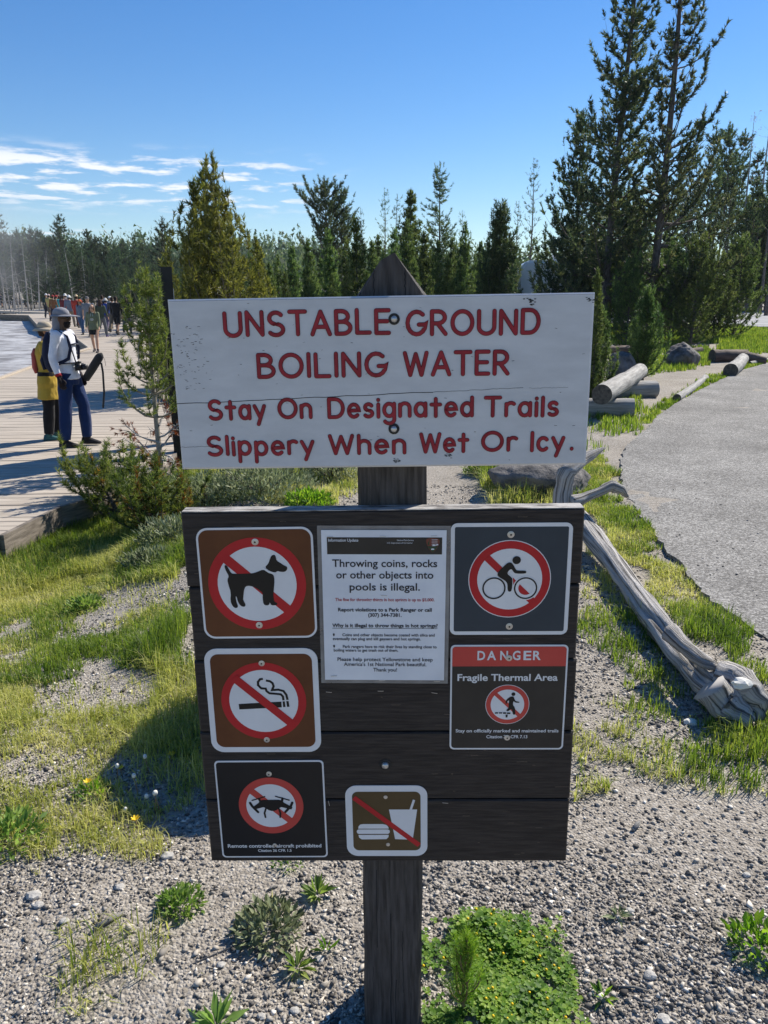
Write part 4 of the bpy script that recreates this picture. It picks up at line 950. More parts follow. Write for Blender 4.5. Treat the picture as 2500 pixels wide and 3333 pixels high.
    T = pine(81, 5, .08, .02, 1.7, 22, 7, lambda f: ((1 - f) ** .8) + .05, .13, .030, 20, twig=.42, shoot=.19, lift=(12, 42), curl=.5, bare=.1, tw_step=.24, limb_r=.02, dens=.95)
    x, y, z = spot(1622, 24); tree('dark_conical_pine', 'dense dark conical pine between the post and the tall pines', (x, y, z), T, .3, leaf='pine_dark', scale=hfor(690, 24, x) / 5)
    T = pine(82, 5, .05, .02, .85, 17, 5, lambda f: ((1 - f) ** .7) + .05, .11, .022, 20, twig=.38, shoot=.17, lift=(25, 55), curl=.6, bare=.1, tw_step=.2, limb_r=.012, dens=.95)
    x, y, z = spot(1946, 13.0); tree('slim_pine', 'slim upright pine peeking out behind the right end of the white board', (x, y, z), T, .3, leaf='pine_mid', scale=hfor(885, 13, x) / 5)
    T = pine(83, 1.9, .04, .02, .95, 11, 6, lambda f: ((1 - f) ** .85) + .06, .085, .016, 22, twig=.40, shoot=.12, lift=(22, 52), curl=.6, bare=.12, tw_step=.15, limb_r=.012, dens=.95)
    x, y, z = spot(2112, 17.5); sap = tree('pine_sapling', 'small bright green pine sapling between the log pile and the far boulder', (x, y, z), T, .3, leaf='pine_mid')
    x, y, z = spot(1958, 14.0); place(sap, (x, y, z), 2.2, .80, 'small pine sapling by the right edge of the white board behind the log pile')
    # individually recognisable trees on the skyline
    round_top = lambda f: .35 + .9 * math.sin(min(1, f * .9 + .15) * 3.0)
    T = pine(91, 9, .12, .42, 2.0, 12, 5, round_top, .20, .04, 18, twig=.5, shoot=.22, lift=(15, 60), curl=.3, bare=.4, gap=.15, tw_step=.3, limb_r=.05, dens=.8)
    x, y, z = spot(1062, 45); tree('round_topped_pine', 'pine with a broad rounded crown and dark limbs, above and left of the post top', (x, y, z), T, .5, leaf='pine_dark', scale=hfor(622, 45, x) / 9)
    x, y, z = spot(1112, 46); T = pine(92, 9, .10, .45, 1.2, 12, 5, round_top, .20, .04, 16, twig=.5, shoot=.22, lift=(15, 55), curl=.3, bare=.4, gap=.2, tw_step=.3, limb_r=.04, dens=.8)
    tree('round_topped_pine', 'narrow round crowned pine touching the right side of the broad rounded one', (x, y, z), T, .5, leaf='pine_dark', scale=hfor(640, 46, x) / 9)
    T = pine(93, 12, .13, .32, 2.0, 20, 4.6, lambda f: (1 - f) ** .75 * .95 + .08, .22, .042, 15, twig=.42, shoot=.24, lift=(0, 40), curl=.35, bare=.25, gap=.12, tw_step=.3, limb_r=.04, down=12, dens=.8)
    x, y, z = spot(1430, 48); tree('skyline_pine', 'tall pine with layered limbs standing above the thicket right of the post top', (x, y, z), T, .5, leaf='pine_dark', scale=hfor(555, 48, x) / 12)
    T = pine(94, 12, .10, .35, 1.25, 16, 4, lambda f: (1 - f) ** .5 * .9 + .1, .22, .036, 8, twig=.4, shoot=.26, lift=(10, 50), curl=.3, bare=.35, gap=.25, tw_step=.4, limb_r=.03, dens=.6)
    first = None
    for px, row, y, lb in ((1252, 632, 60, 'wispy grey green pine on the skyline, left of two close together above the post'), (1290, 650, 62, 'wispy grey green pine on the skyline, right of two close together above the post'), (1178, 692, 64, 'small thin wispy pine between the round crowned pines and the wispy pair'), (1718, 545, 56, 'tall sparse pine on the skyline left of the tall pines'), (1640, 680, 64, 'short sparse pine on the skyline left of the tall sparse one'), (1675, 672, 66, 'sparse pine touching the left side of the tall sparse one'), (1500, 700, 58, 'small sparse pine right of the layered skyline pine')):
        x, yy, z = spot(px, y); s = hfor(row, y, x) / 12
        if first is None: first = tree('sparse_pine', lb, (x, yy, z), T, 1, leaf='pine_dark', scale=s)
        else: place(first, (x, yy, z), px * .37, s, lb)
    x, y, z = spot(1328, 42); place(srcs[1], (x, y, z), 1, hfor(650, 42, x) / 6, 'pointed young pine rising above the thicket just right of the post top')['group'] = 'pointed pines'
    # --- far forest to the left, behind the crowd
    Fm = [pine(110 + i, 10, .12, .12 + .1 * (i % 3), 1.6, 18, 4.6, (lambda f: ((1 - f) ** .7) + .07) if i % 2 else (lambda f: (1 - f) ** .5 * .85 + .08), .34, .085, 9, twig=.36, shoot=.34, lift=(-5, 35), curl=.25, bare=.15, gap=.16, tw_step=.46, limb_r=.03, down=8, dens=.85) for i in range(5)]
    srcs = []
    def sky(px): return np.interp(px, [-60, 0, 60, 120, 250, 400, 560, 700, 1000], [738, 742, 745, 752, 765, 790, 800, 815, 830])
    i = 0
    for ring, (y0, cnt, lo) in enumerate(((86, 34, 95), (98, 36, 55), (112, 40, 22), (128, 36, 0))):
        for k in range(cnt):
            px = -40 + (640 if ring < 3 else 900) * (k + rng.uniform(.1, .9)) / cnt; y = y0 + rng.uniform(-5, 5)
            if ring == 0 and px < 130 and rng.random() < .7: continue
            row = sky(px) + lo * rng.uniform(.6, 1.2) + rng.choice((-22, -2, 8, 16, 24, 34, 48)) + rng.uniform(-8, 8); x, yy, z = spot(px, y); h = max(4.5, hfor(row, y, x))
            if i < 5: o = tree('forest_pine', 'dark green pine in the far forest edge behind the crowd on the boardwalk', (x, yy, z), Fm[i], rng.uniform(0, 6), leaf='pine_far', group='far forest pines', scale=h / 10); srcs.append(o)
            else: place(srcs[rng.randrange(5)], (x, yy, z), rng.uniform(0, 6), h / 10, None, rng.uniform(.95, 1.1))
            i += 1
    for k in range(16):                              # younger trees along the right side of the boardwalk
        px = 395 + 12 * k + rng.uniform(-8, 8); y = 50 - k * 1.1 + rng.uniform(-2, 5); x, yy, z = spot(px, y)
        c = place(srcs[(k % 2) * 2], (x, yy, z), rng.uniform(0, 6), max(.15, hfor(rng.uniform(885, 925), y, x) / 10)); c['label'] = 'young pine in the scrub along the right side of the boardwalk'; c['group'] = 'young pines beside the boardwalk'
    x, y, z = spot(548, 74); place(srcs[1], (x, y, z), .4, hfor(722, 74, x) / 10, 'pointed pine standing taller than the far forest, left of the olive pine')['group'] = 'pointed pines'
    # dead trunks standing in the thermal ground
    S = [pine(140 + i, 9, .10, .25, 1.3, 15, 2.6, lambda f: (1 - f) ** .3 * .7 + .2, .1, .02, 1, twig=.2, shoot=.3, lift=(-35, 30), curl=-.25, bare=.9, gap=.25, tw_step=3, limb_r=.035, dens=.05, wob=.012) for i in range(3)]
    srcs2 = []
    for i, (px, row, y, lb) in enumerate(((18, 800, 76, 0), (30, 870, 72, 0), (45, 765, 80, 0), (58, 880, 70, 0), (88, 770, 82, 0), (72, 840, 76, 0), (125, 830, 80, 0), (148, 810, 82, 0), (104, 880, 74, 0), (238, 800, 84, 0), (172, 830, 86, 0), (280, 815, 88, 0), (8, 850, 74, 0), (38, 905, 68, 0), (118, 930, 72, 0), (64, 920, 70, 0), (305, 850, 90, 0), (198, 850, 88, 0))):
        x, yy, z = spot(px, y); h = hfor(row, y, x)
        if i < 3:
            e = empty('dead_tree', (x, yy, z)); e.scale = (h / 9,) * 3; tag(e, 'bare grey dead tree trunk standing at the edge of the thermal ground', 'dead tree', 'dead trunks by the thermal ground'); S[i][0].build('trunk', M['snag'], e); e.rotation_euler = (R(rng.uniform(-3, 3)), R(rng.uniform(-4, 4)), 0); srcs2.append(e)
        else: place(srcs2[i % 3], (x, yy, z), rng.uniform(0, 6), h / 9).rotation_euler = (R(rng.uniform(-5, 5)), R(rng.uniform(-6, 6)), rng.uniform(0, 6))
    # a far wooded ridge that reads as one mass
    rg = np.random.RandomState(9); n = 2600; px = rg.uniform(-300, 3000, n); y = rg.uniform(170, 420, n)
    X = (px - 1250) / FPX * y * 1.02; Z = height(X, y); P = []
    h = rg.uniform(7, 13, n); r = h * rg.uniform(.13, .2, n); k = 5; V = []
    for j in range(26):
        t = rg.rand(n) ** 1.2; a = rg.rand(n) * 6.28; rr = r * (1 - t) * rg.uniform(.6, 1.2, n); c = np.stack([X + rr * np.cos(a), y + rr * np.sin(a), Z + h * (.06 + .9 * t)], -1)
        s = (.5 + .9 * (1 - t))[:, None] * .8
        V.append(np.stack([c + rg.randn(n, 3) * s * .6, c + rg.randn(n, 3) * s * .6, c + np.array([0, 0, 1]) * s * 1.3 + rg.randn(n, 3) * .2], 1))
    V = np.concatenate(V).reshape(-1, 3); o = link('distant_wood', leafmesh('distant_wood', V, M['pine_dark'])); tag(o, 'far dark wooded ridge closing the view behind the pines', 'forest', kind='stuff')
build_trees()

def near_pines():
    # --- the pine between the boardwalk and the left end of the white board
    T = pine(51, 2.35, .036, .36, .66, 11, 5.6, lambda f: (1 - f) ** .5 * .9 + .14, .055, .0072, 34, twig=.34, shoot=.075, lift=(0, 40), curl=.8, bare=.30, tw_step=.115, limb_r=.012, dens=.85, gap=.12, wob=.03, leafang=(28, 68))
    b = at(530, 1575, -.3); e = empty('boardwalk_pine', (b.x, b.y, hz(b.x, b.y) - .02)); tag(e, 'young pine with a scarred trunk growing between the boardwalk and the white board', 'pine tree')
    s = 2.32 / 2.35; mb, V, _ = T
    rng = np.random.RandomState(5); dead = MB(); DV = []
    # dead lower branches with rusty needles
    for a, z0, L_, el in ((2.7, .18, .62, .35), (3.0, .34, .58, .15), (3.5, .55, .50, .5), (2.2, .62, .42, .6), (.3, .35, .40, .1), (-.2, .22, .36, -.05), (.8, .5, .34, .25), (-.6, .42, .38, .1), (1.7, .75, .3, .5), (0.1, .62, .33, .2)):
        p = np.array([.01, 0, z0]); pts = [p]; d = np.array([math.cos(a) * math.cos(el), math.sin(a) * math.cos(el), math.sin(el)])
        for k in range(6): d = unit(d + rng.randn(3) * .22); p = p + d * L_ / 6; pts.append(p)
        tube_np(dead, pts, .013, .004, 6)
        for k in (2, 3, 4, 5, 6):
            for sg in range(2):
                q = pts[k]; dd = unit(d + rng.randn(3) * .8); t2 = [q, q + dd * L_ * .12, q + dd * L_ * .24 + rng.randn(3) * .015]; tube_np(dead, t2, .0055, .002, 4)
                if rng.rand() < (.8 if L_ > .45 else .4): DV.append(needles(np.array([t2[1], t2[2]]), np.array([dd, dd]), np.array([.03, .03]), 26, .05, .0062, rng))
    mb.build('trunk', M['bark_pale'], e); link('crown', leafmesh('crown', V, M['pine_near']), e); dead.build('dead_branches', M['snag'], e); link('rusty_needles', leafmesh('rusty_needles', np.concatenate(DV), M['dead_needles']), e)
    # upright candles
    # --- the sprawling pine by the near corner of the boardwalk
    for k, (px, py, lb, sd_, H_, rd, ln_) in enumerate(((385, 1700, 'low sprawling pine leaning over the near corner of the boardwalk', 52, .56, .54, -.55), (505, 1760, 'low dark sprawling pine with rusty needles in the grass by the boardwalk corner', 57, .42, .48, -.10))):
        T = pine(sd_, H_, .030, .06, rd, 7, 5.4, lambda f: .95 * (1 - f) ** .4 + .25, .055, .0072, 34, twig=.36, shoot=.075, lift=(-6, 34), curl=.6, bare=.22, tw_step=.11, limb_r=.011, dens=.92, lean=(ln_, .10), leafang=(28, 68))
        b = at(px, py, -.35); e = empty('sprawling_pine', (b.x, b.y, hz(b.x, b.y)), (0, 0, 0)); tag(e, lb, 'pine tree')
        T[0].build('trunk', M['bark'], e); link('crown', leafmesh('crown', T[1], M['pine_near']), e)
        PP, DD, SS, ax = T[2]; q = np.random.RandomState(3).choice(len(PP), len(PP) // (12 if k == 0 else 5), False); q = q[PP[q][:, 0] > -.15]
        link('rusty_needles', leafmesh('rusty_needles', needles(PP[q], DD[q], SS[q], 34, .056, .0066, np.random.RandomState(4)), M['dead_needles']), e)
    # seedling at the foot of the post
    T = pine(53, .24, .004, .12, .075, 6, 4, lambda f: (1 - f) ** .4 + .2, .034, .0013, 12, twig=.2, shoot=.022, lift=(35, 70), curl=.3, bare=.1, tw_step=.03, limb_r=.002)
    b = at(1508, 3290); e = tree('pine_seedling', 'tiny pine seedling in the clover at the right foot of the sign post', (b.x, b.y, hz(b.x, b.y)), T, 0, bark='stem', leaf='clover')
near_pines()

# ---------------------------------------------------------------- rocks, logs, driftwood, far sign, motorhome
def boulder(label, c, r, seed, rotz=0, flat=.25):
    bm = bmesh.new(); bmesh.ops.create_icosphere(bm, subdivisions=5, radius=1); rng = np.random.RandomState(seed)
    pl = [unit(rng.randn(3) * np.array([1, 1, .7])) for _ in range(11)]; lv = rng.uniform(.72, .95, 11)
    co = np.array([v.co[:] for v in bm.verts])
    for n_, l in zip(pl, lv):
        d = co @ n_ - l; co = co - np.outer(np.clip(d, 0, None) * .85, n_)
    f = fbm(co[:, 0] * 3 + 7 + co[:, 2] * 2, co[:, 1] * 3 + 5 - co[:, 2] * 1.4, seed, 4); co = co * (1 + (f - .5) * .22)[:, None]
    f2 = fbm(co[:, 0] * 13 + co[:, 2] * 9, co[:, 1] * 13 - co[:, 2] * 7, seed + 3, 3); co = co * (1 + (f2 - .5) * .05)[:, None]
    for v, p in zip(bm.verts, co): v.co = (p[0] * r[0], p[1] * r[1], p[2] * r[2] + r[2] * (1 - flat) * .55)
    me = bpy.data.meshes.new('boulder'); bm.to_mesh(me); bm.free(); me.materials.append(M['rock']); me.polygons.foreach_set('use_smooth', [True] * len(me.polygons)); me.set_sharp_from_angle(angle=R(35))
    o = link('boulder', me); o.location = (c[0], c[1], hz(c[0], c[1]) + (c[2] if len(c) > 2 else 0)); o.rotation_euler = (0, 0, rotz); tag(o, label, 'boulder'); return o
boulder('grey boulder hidden behind the left edge of the plank board, shading the grass', (-.33, 3.05), (.48, .46, .46), 3)
p = at(1775, 1650); boulder('brownish grey boulder seen in the gap between the two boards', (p.x + .02, p.y + .55), (.52, .40, .25), 5, .4)
p = at(2040, 1255); boulder('upright grey boulder between the log pile and the sapling', (p.x, p.y + .45), (.36, .34, .50), 8, .2)
p = at(2243, 1196); boulder('large blue grey boulder lying in the shade of the tall pines', (p.x, p.y + .5), (.58, .48, .46), 11, 1.2)
p = at(1975, 1150); boulder('small grey boulder under the pines behind the log pile', (p.x, p.y + .4), (.45, .4, .32), 14, 2)

def log(name, label, a, b, r, seed, cat='log', m='log', taper=.92, bend=.03, jag=0):
    """a weathered log from a to b (centre line ends)"""
    a, b = Vector(a), Vector(b); mb = MB(); rng = random.Random(seed); k = 14; pts, rr = [], []
    side = (b - a).cross(Vector((0, 0, 1))).normalized()
    for i in range(k + 1):
        t = i / k; pts.append(a.lerp(b, t) + side * bend * math.sin(t * 3.1)); rr.append(r * (1 + (taper - 1) * t) * rng.uniform(.97, 1.03))
    mb.loft(pts, rr, ref=(0, 0, 1) if abs((b - a).normalized().z) < .9 else (1, 0, 0), n=22, cap=True, m=0, mcap=1)
    if jag:
        for v in range(22): 
            q = Vector(mb.v[len(mb.v) - 22 + v]); mb.v[len(mb.v) - 22 + v] = tuple(q + (b - a).normalized() * rng.uniform(-.3, .6) * r * jag)
    V = np.array(mb.v); ax = np.array([tuple(p) for p in pts]).repeat(22, 0); q = np.arange(len(V)); sc_ = 1 + .16 * (fbm((q % 22) / 22 * 6 + seed, (q // 22) * .5, 40 + seed, 3) - .5); mb.v = [tuple(v) for v in ax + (V - ax) * sc_[:, None]]
    o = mb.build(name, [M[m], M['log_end_shaded']], None, angle=50); tag(o, label, cat); return o
def lg(px, py, z): return at(px, py, z)
a = lg(1958, 1283, .42); b = lg(2083, 1207, .42)
log('log', 'pale sunlit log lying across two others right of the white board', a, b, .155, 1)
a2 = lg(2062, 1330, .135); log('log', 'grey log under the front end of the pale log, right of the white board', a2, (a2.x - 1.9, a2.y + .25, .13), .155, 2)
a3 = lg(2132, 1266, .15); log('log', 'grey log under the far end of the pale log, in its shade', a3, (a3.x - 1.9, a3.y - .55, .14), .16, 3)
a = lg(2203, 1296, .06); b = lg(2297, 1228, .06); log('log', 'thin pale log lying alone on the gravel beside the asphalt path', a, b, .075, 4)
a = lg(2378, 1206, .14); b = lg(2418, 1168, .14); log('log', 'short whitish log with a shaded cut end by the asphalt path near the right edge', a, b, .165, 5)
a = lg(2318, 1160, .16); b = lg(2418, 1158, .16); log('broken_log', 'broken brown log with a splintered end beyond the short whitish log', a, b, .20, 6, m='drift_dark', jag=1.6)
a = lg(2432, 1168, .13); b = lg(2495, 1174, .10); log('broken_log', 'dark charred piece of log at the right edge beside the splintered one', a, b, .21, 7, m='drift_dark', taper=.45)
a = lg(2440, 1184, .05); b = lg(2540, 1160, .05); log('log', 'thin pale pole lying along the asphalt edge at the right edge of the photo', a, b, .06, 8)
p = lg(1960, 1140, .1); log('log', 'dark fallen log in the shade under the pines behind the log pile', p, (p.x + 1.6, p.y + .5, .14), .13, 9, m='drift_dark')
p = lg(2190, 1150, .1); log('log', 'dark fallen log beside the large blue grey boulder', p, (p.x + 1.2, p.y + .8, .14), .12, 10, m='drift_dark')

def driftwood():
    root = empty('driftwood', at(2100, 1900)); tag(root, 'long silvery fallen tree with a gnarled root end lying beside the asphalt path', 'driftwood')
    inv = Matrix.Translation(-root.location)
    def put(o): o.matrix_parent_inverse = inv; return o
    rng = random.Random(7)
    # trunk from the upper fork down to the root end
    ctrl = [(1850, 1632, .30, .075), (1882, 1680, .22, .105), (1935, 1752, .13, .122), (1990, 1822, .10, .118), (2050, 1908, .085, .112), (2110, 1992, .08, .110), (2180, 2078, .08, .108), (2250, 2160, .085, .112), (2310, 2225, .09, .128), (2370, 2272, .10, .125), (2405, 2300, .10, .07)]
    pts, rr = [], []
    for (x, y, z, r), (x2, y2, z2, r2) in zip(ctrl[:-1], ctrl[1:]):
        for k in range(6):
            t = k / 6; pts.append(at(x + (x2 - x) * t, y + (y2 - y) * t, z + (z2 - z) * t)); rr.append((r + (r2 - r) * t) * .60)
    mb = MB(); mb.loft(pts, rr, ref=(0, 0, 1), n=30, cap=True)
    V = np.array(mb.v); n = 30; k = len(pts)
    for i in range(k):
        c = np.array(pts[i]); 
        for j in range(n):
            an = j / n; g = float(fbm(an * 9 + .02 * i, i * .10, 31, 3)) - .5; g2 = float(vnoise(an * 26, i * .45, 33)) - .5
            fis = -.16 * math.exp(-((an - .62 - .05 * math.sin(i * .2)) / .028) ** 2) * (1 if 18 < i < 56 else 0)
            V[i * n + j] = c + (V[i * n + j] - c) * (1 + .55 * g + .24 * g2 + fis * 1.6)
    mb.v = [tuple(v) for v in V]; put(mb.build('trunk', M['drift'], root))
    def limb(name, c, m='drift', n=12, am=.3, seed=1):
        P, RR = [], []
        for (x, y, z, r), (x2, y2, z2, r2) in zip(c[:-1], c[1:]):
            for q in range(5): t = q / 5; P.append(at_y(x + (x2 - x) * t, y + (y2 - y) * t, z + (z2 - z) * t)); RR.append(r + (r2 - r) * t)
        x, y, z, r = c[-1]; P.append(at_y(x, y, z)); RR.append(r)
        lb = MB(); lb.loft(P, RR, ref=(.2, 1, .3), n=n, cap=True); V = np.array(lb.v)
        for i in range(len(P)):
            for j in range(n): V[i * n + j] = np.array(P[i]) + (V[i * n + j] - np.array(P[i])) * (1 + am * (float(fbm(j / n * 7, i * .3, seed, 2)) - .5) * 2)
        lb.v = [tuple(v) for v in V]; put(lb.build(name, M[m], root))
    y0 = at(1845, 1650, .3).y
    limb('upright_limb', [(1835, 1665, y0, .085), (1832, 1600, y0, .075), (1845, 1540, y0, .062), (1885, 1502, y0 + .1, .055), (1930, 1478, y0 + .2, .035), (1972, 1456, y0 + .3, .006)], seed=41)
    limb('side_limb', [(1858, 1640, y0 - .05, .055), (1900, 1622, y0, .04), (1950, 1600, y0 + .05, .035), (1990, 1583, y0 + .1, .042), (2022, 1592, y0 + .1, .038), (2042, 1618, y0 + .1, .012)], seed=42)
    yr = at(2400, 2290, .1).y
    limb('root', [(2330, 2215, yr + .15, .075), (2390, 2235, yr + .10, .085), (2440, 2255, yr + .04, .075), (2470, 2285, yr, .05), (2478, 2325, yr, .02)], seed=43, am=.45)
    limb('root', [(2310, 2240, yr + .05, .07), (2370, 2300, yr + .02, .08), (2410, 2330, yr - .03, .06), (2428, 2352, yr - .04, .045)], seed=44, am=.4)
    limb('root', [(2360, 2240, yr + .1, .06), (2420, 2272, yr + .05, .062), (2455, 2310, yr, .05), (2462, 2345, yr - .02, .03)], seed=46, am=.4)
    limb('splinter', [(2180, 2060, at(2180, 2060, .2).y, .045), (2250, 2120, at(2250, 2120, .2).y, .038), (2310, 2165, at(2310, 2165, .2).y, .03), (2355, 2178, at(2310, 2165, .2).y - .02, .010)], seed=45, am=.4)
driftwood()
# crumpled paper by the root end
def paper_ball(px, py, z, r, lb, seed):
    bm = bmesh.new(); bmesh.ops.create_icosphere(bm, subdivisions=2, radius=r); rng = random.Random(seed)
    for v in bm.verts: v.co = Vector((v.co.x * 1.5, v.co.y, v.co.z * .8)) * rng.uniform(.75, 1.15)
    me = bpy.data.meshes.new('crumpled_paper'); bm.to_mesh(me); bm.free(); me.materials.append(M['fluff']); o = link('crumpled_paper', me); p = at(px, py, z); o.location = p; tag(o, lb, 'litter')
paper_ball(2412, 2225, .22, .030, 'crumpled white paper caught on the root end of the fallen tree', 1)
paper_ball(2246, 2352, .02, .022, 'small scrap of white paper on the dirt left of the root end', 2)

def edge_on_sign():
    e = empty('wayside_sign', (-2.72, 10.05, hz(-2.7, 10)), (0, 0, math.atan2(.64, -.18) )); tag(e, 'dark wooden panel on two posts seen edge on behind the pine by the boardwalk', 'sign')
    h = 2.16 - hz(-2.7, 10); mb = MB()
    for s in (-.33, .33):
        m2 = MB(); m2.box((s, 0, h / 2 - .1), (.14, .13, h + .2)); m2.build('leg', M['sign_black'], e, smooth=False)
    mb.box((0, 0, h - .72), (.9, .10, 1.1)); mb.build('panel', M['sign_black'], e, smooth=False)
    m2 = MB(); m2.box((0, -.062, h - .55), (.7, .02, .6)); m2.build('notice_sheet', M['sign_white'], e, smooth=False)
edge_on_sign()

def motorhome():
    x, y = at_y(1985, 970, 41).x, 41; e = empty('motorhome', (x, y, hz(x, y) + .06), (0, 0, R(176))); tag(e, 'white motorhome parked in the lot, mostly hidden by the pines', 'motorhome')
    L_, W_, H_ = 9.6, 2.5, 3.35; white = mat('motorhome_white', (.78, .78, .78), (.82, .82, .82), 2, .3); dark = mat('dark_glass', (.02, .025, .03), rough=.1, spec=.5); rub = mat('tyre_rubber', (.02, .02, .02), rough=.8); grey = mat('wheel_grey', (.4, .4, .4), rough=.4, metal=.5)
    prof = [(-L_/2, .5), (-L_/2 - .05, 1.2), (-L_/2 + .35, 2.3), (-L_/2 + .85, 3.1), (-L_/2 + 1.3, H_), (L_/2 - .4, H_), (L_/2, H_ - .4), (L_/2, .5)]
    mb = MB(); n = len(prof); mb.v = [(px, -W_/2, pz) for px, pz in prof] + [(px, W_/2, pz) for px, pz in prof]; mb.face(range(n)); mb.face(range(2 * n - 1, n - 1, -1))
    for i in range(n): mb.face((i, i + n, (i + 1) % n + n, (i + 1) % n))
    b = mb.build('body', white, e, smooth=False)
    bm = bmesh.new(); bm.from_mesh(b.data); bmesh.ops.recalc_face_normals(bm, faces=bm.faces); bmesh.ops.bevel(bm, geom=bm.edges[:], offset=.12, segments=3, affect='EDGES'); bm.to_mesh(b.data); bm.free()
    for wx, ww in ((-2.2, 1.1), (-.2, .9), (1.6, 1.2), (3.4, .8)):
        m2 = MB(); m2.box((wx, -W_/2 - .004, 2.2), (ww, .03, .62)); m2.build('window', dark, e, smooth=False)
    m2 = MB(); m2.box((-L_/2 + .28, 0, 2.35), (.06, 2.1, 1.0), Matrix.Rotation(R(30), 3, 'Y')); m2.build('windscreen', dark, e, smooth=False)
    m2 = MB(); m2.box((-3.4, -W_/2 - .004, 1.55), (.7, .03, 1.8)); m2.build('door', white, e, smooth=False)
    for ax in (-1.2, 2.6):
        m2 = MB(); m2.box((ax, 0, H_ + .14), (1.0, .75, .28)); o = m2.build('roof_unit', white, e, smooth=False)
    for wx in (-3.0, 2.4):
        for s in (-1, 1):
            m2 = MB(); m2.lathe([(.22, -.12), (.42, -.12), (.44, 0), (.42, .12), (.22, .12)], (wx, s * (W_/2 - .14), .44), Matrix.Rotation(R(90), 3, 'X'), 20); t = m2.build('wheel', rub, e, angle=40)
            m3 = MB(); m3.lathe([(.22, -.06), (.22, .09), (.06, .10)], (wx, s * (W_/2 - .14), .44), Matrix.Rotation(R(90 * s), 3, 'X'), 16); m3.build('rim', grey, t, angle=40)
motorhome()

# ---------------------------------------------------------------- gravel stones and plants on the ground
PX_BARE = [[(230,2030),(300,1950),(420,1900),(600,1880),(600,1960),(420,2000),(300,2050)], [(120,2240),(300,2190),(480,2180),(560,2230),(470,2300),(260,2330),(100,2330)], [(0,2480),(110,2460),(120,2520),(0,2530)]]
def gnd(px, py):
    """the ground seen at a photo pixel"""
    p = at(px, py)
    for _ in range(8): p = at(px, py, hz(p.x, p.y))
    return p
def wp(pl): return [tuple(gnd(x, y)[:2]) for x, y in pl]
def in_frame(x, y, marg=1.08):
    z = y * cp + CAM_H * sp; return (np.abs(x) < .5 * z * marg + .05) & (y > 1.25)
def gravel():
    rng = np.random.RandomState(11); n = 200000
    y = 1.25 + 6.3 * rng.rand(n) ** 1.9; x = (rng.rand(n) * 2 - 1) * (.80 * (y * cp + .48) + .15)
    onp = in_poly(x, y, PATH); keep = (~onp | (rng.rand(n) < .02)) & ~in_poly(x, y, DECK) & (rng.rand(n) < np.clip(fbm(x * 2.2, y * 2.2, 50, 3) * 2.2 - .35, .12, 1))
    x, y, onp = x[keep], y[keep], onp[keep]; n = len(x); s = np.exp(rng.randn(n) * .42) * .0040 * (1 + .10 * y); s = np.minimum(s, .012); big = rng.rand(n) < .004; s[big] *= rng.uniform(1.4, 2.2, big.sum())
    V0 = np.array([(1,0,0),(-1,0,0),(0,1,0),(0,-1,0),(0,0,1),(0,0,-1)], float); F0 = np.array([(0,2,4),(2,1,4),(1,3,4),(3,0,4),(2,0,5),(1,2,5),(3,1,5),(0,3,5)])
    V = V0[None] * rng.uniform(.6, 1.25, (n, 6, 1)) + rng.randn(n, 6, 3) * .22; V = V * np.stack([rng.uniform(.8, 1.4, n), rng.uniform(.7, 1.1, n), rng.uniform(.45, .85, n)], -1)[:, None]
    a = rng.rand(n) * 6.28; c, d = np.cos(a)[:, None], np.sin(a)[:, None]; V = np.stack([V[..., 0] * c - V[..., 1] * d, V[..., 0] * d + V[..., 1] * c, V[..., 2]], -1) * s[:, None, None]
    V += np.stack([x, y, np.where(onp, .022, height(x, y)) + s * .25], -1)[:, None]
    F = (F0[None] + (np.arange(n) * 6)[:, None, None]).reshape(-1, 3)
    tag(link('gravel', tri_mesh('gravel', V.reshape(-1, 3), F, M['stone'])), 'loose grey and white gravel stones strewn over the ground', 'gravel', kind='stuff')
gravel()
def blades(name, label, cat, x, y, h, wd, m, seed, bend=.5, zoff=0):
    """curved grass blades: two segments each"""
    rng = np.random.RandomState(seed); n = len(x); a = rng.rand(n) * 6.28; ln = rng.rand(n) ** 1.4 * bend; d = np.stack([np.cos(a), np.sin(a), 0 * a], -1); sd = np.stack([-np.sin(a + rng.randn(n) * .6), np.cos(a), 0 * a], -1) * (wd / 2)[:, None]
    B = np.stack([x, y, height(x, y) - .004 + zoff], -1); up = np.array([0, 0, 1.])
    m1 = B + d * (h * ln * .30)[:, None] + up * (h * .55)[:, None]; t = B + d * (h * ln * 1.0)[:, None] + up * (h * (1 - .35 * ln))[:, None]
    V = np.stack([B - sd, B + sd, m1 + sd * .75, m1 - sd * .75, t], 1).reshape(-1, 3); o = (np.arange(n) * 5)[:, None]
    F = np.concatenate([o + np.array([[0, 1, 2]]), o + np.array([[0, 2, 3]]), o + np.array([[3, 2, 4]])], 0)
    ob = link(name, tri_mesh(name, V, F, m)); tag(ob, label, cat, kind='stuff'); return ob
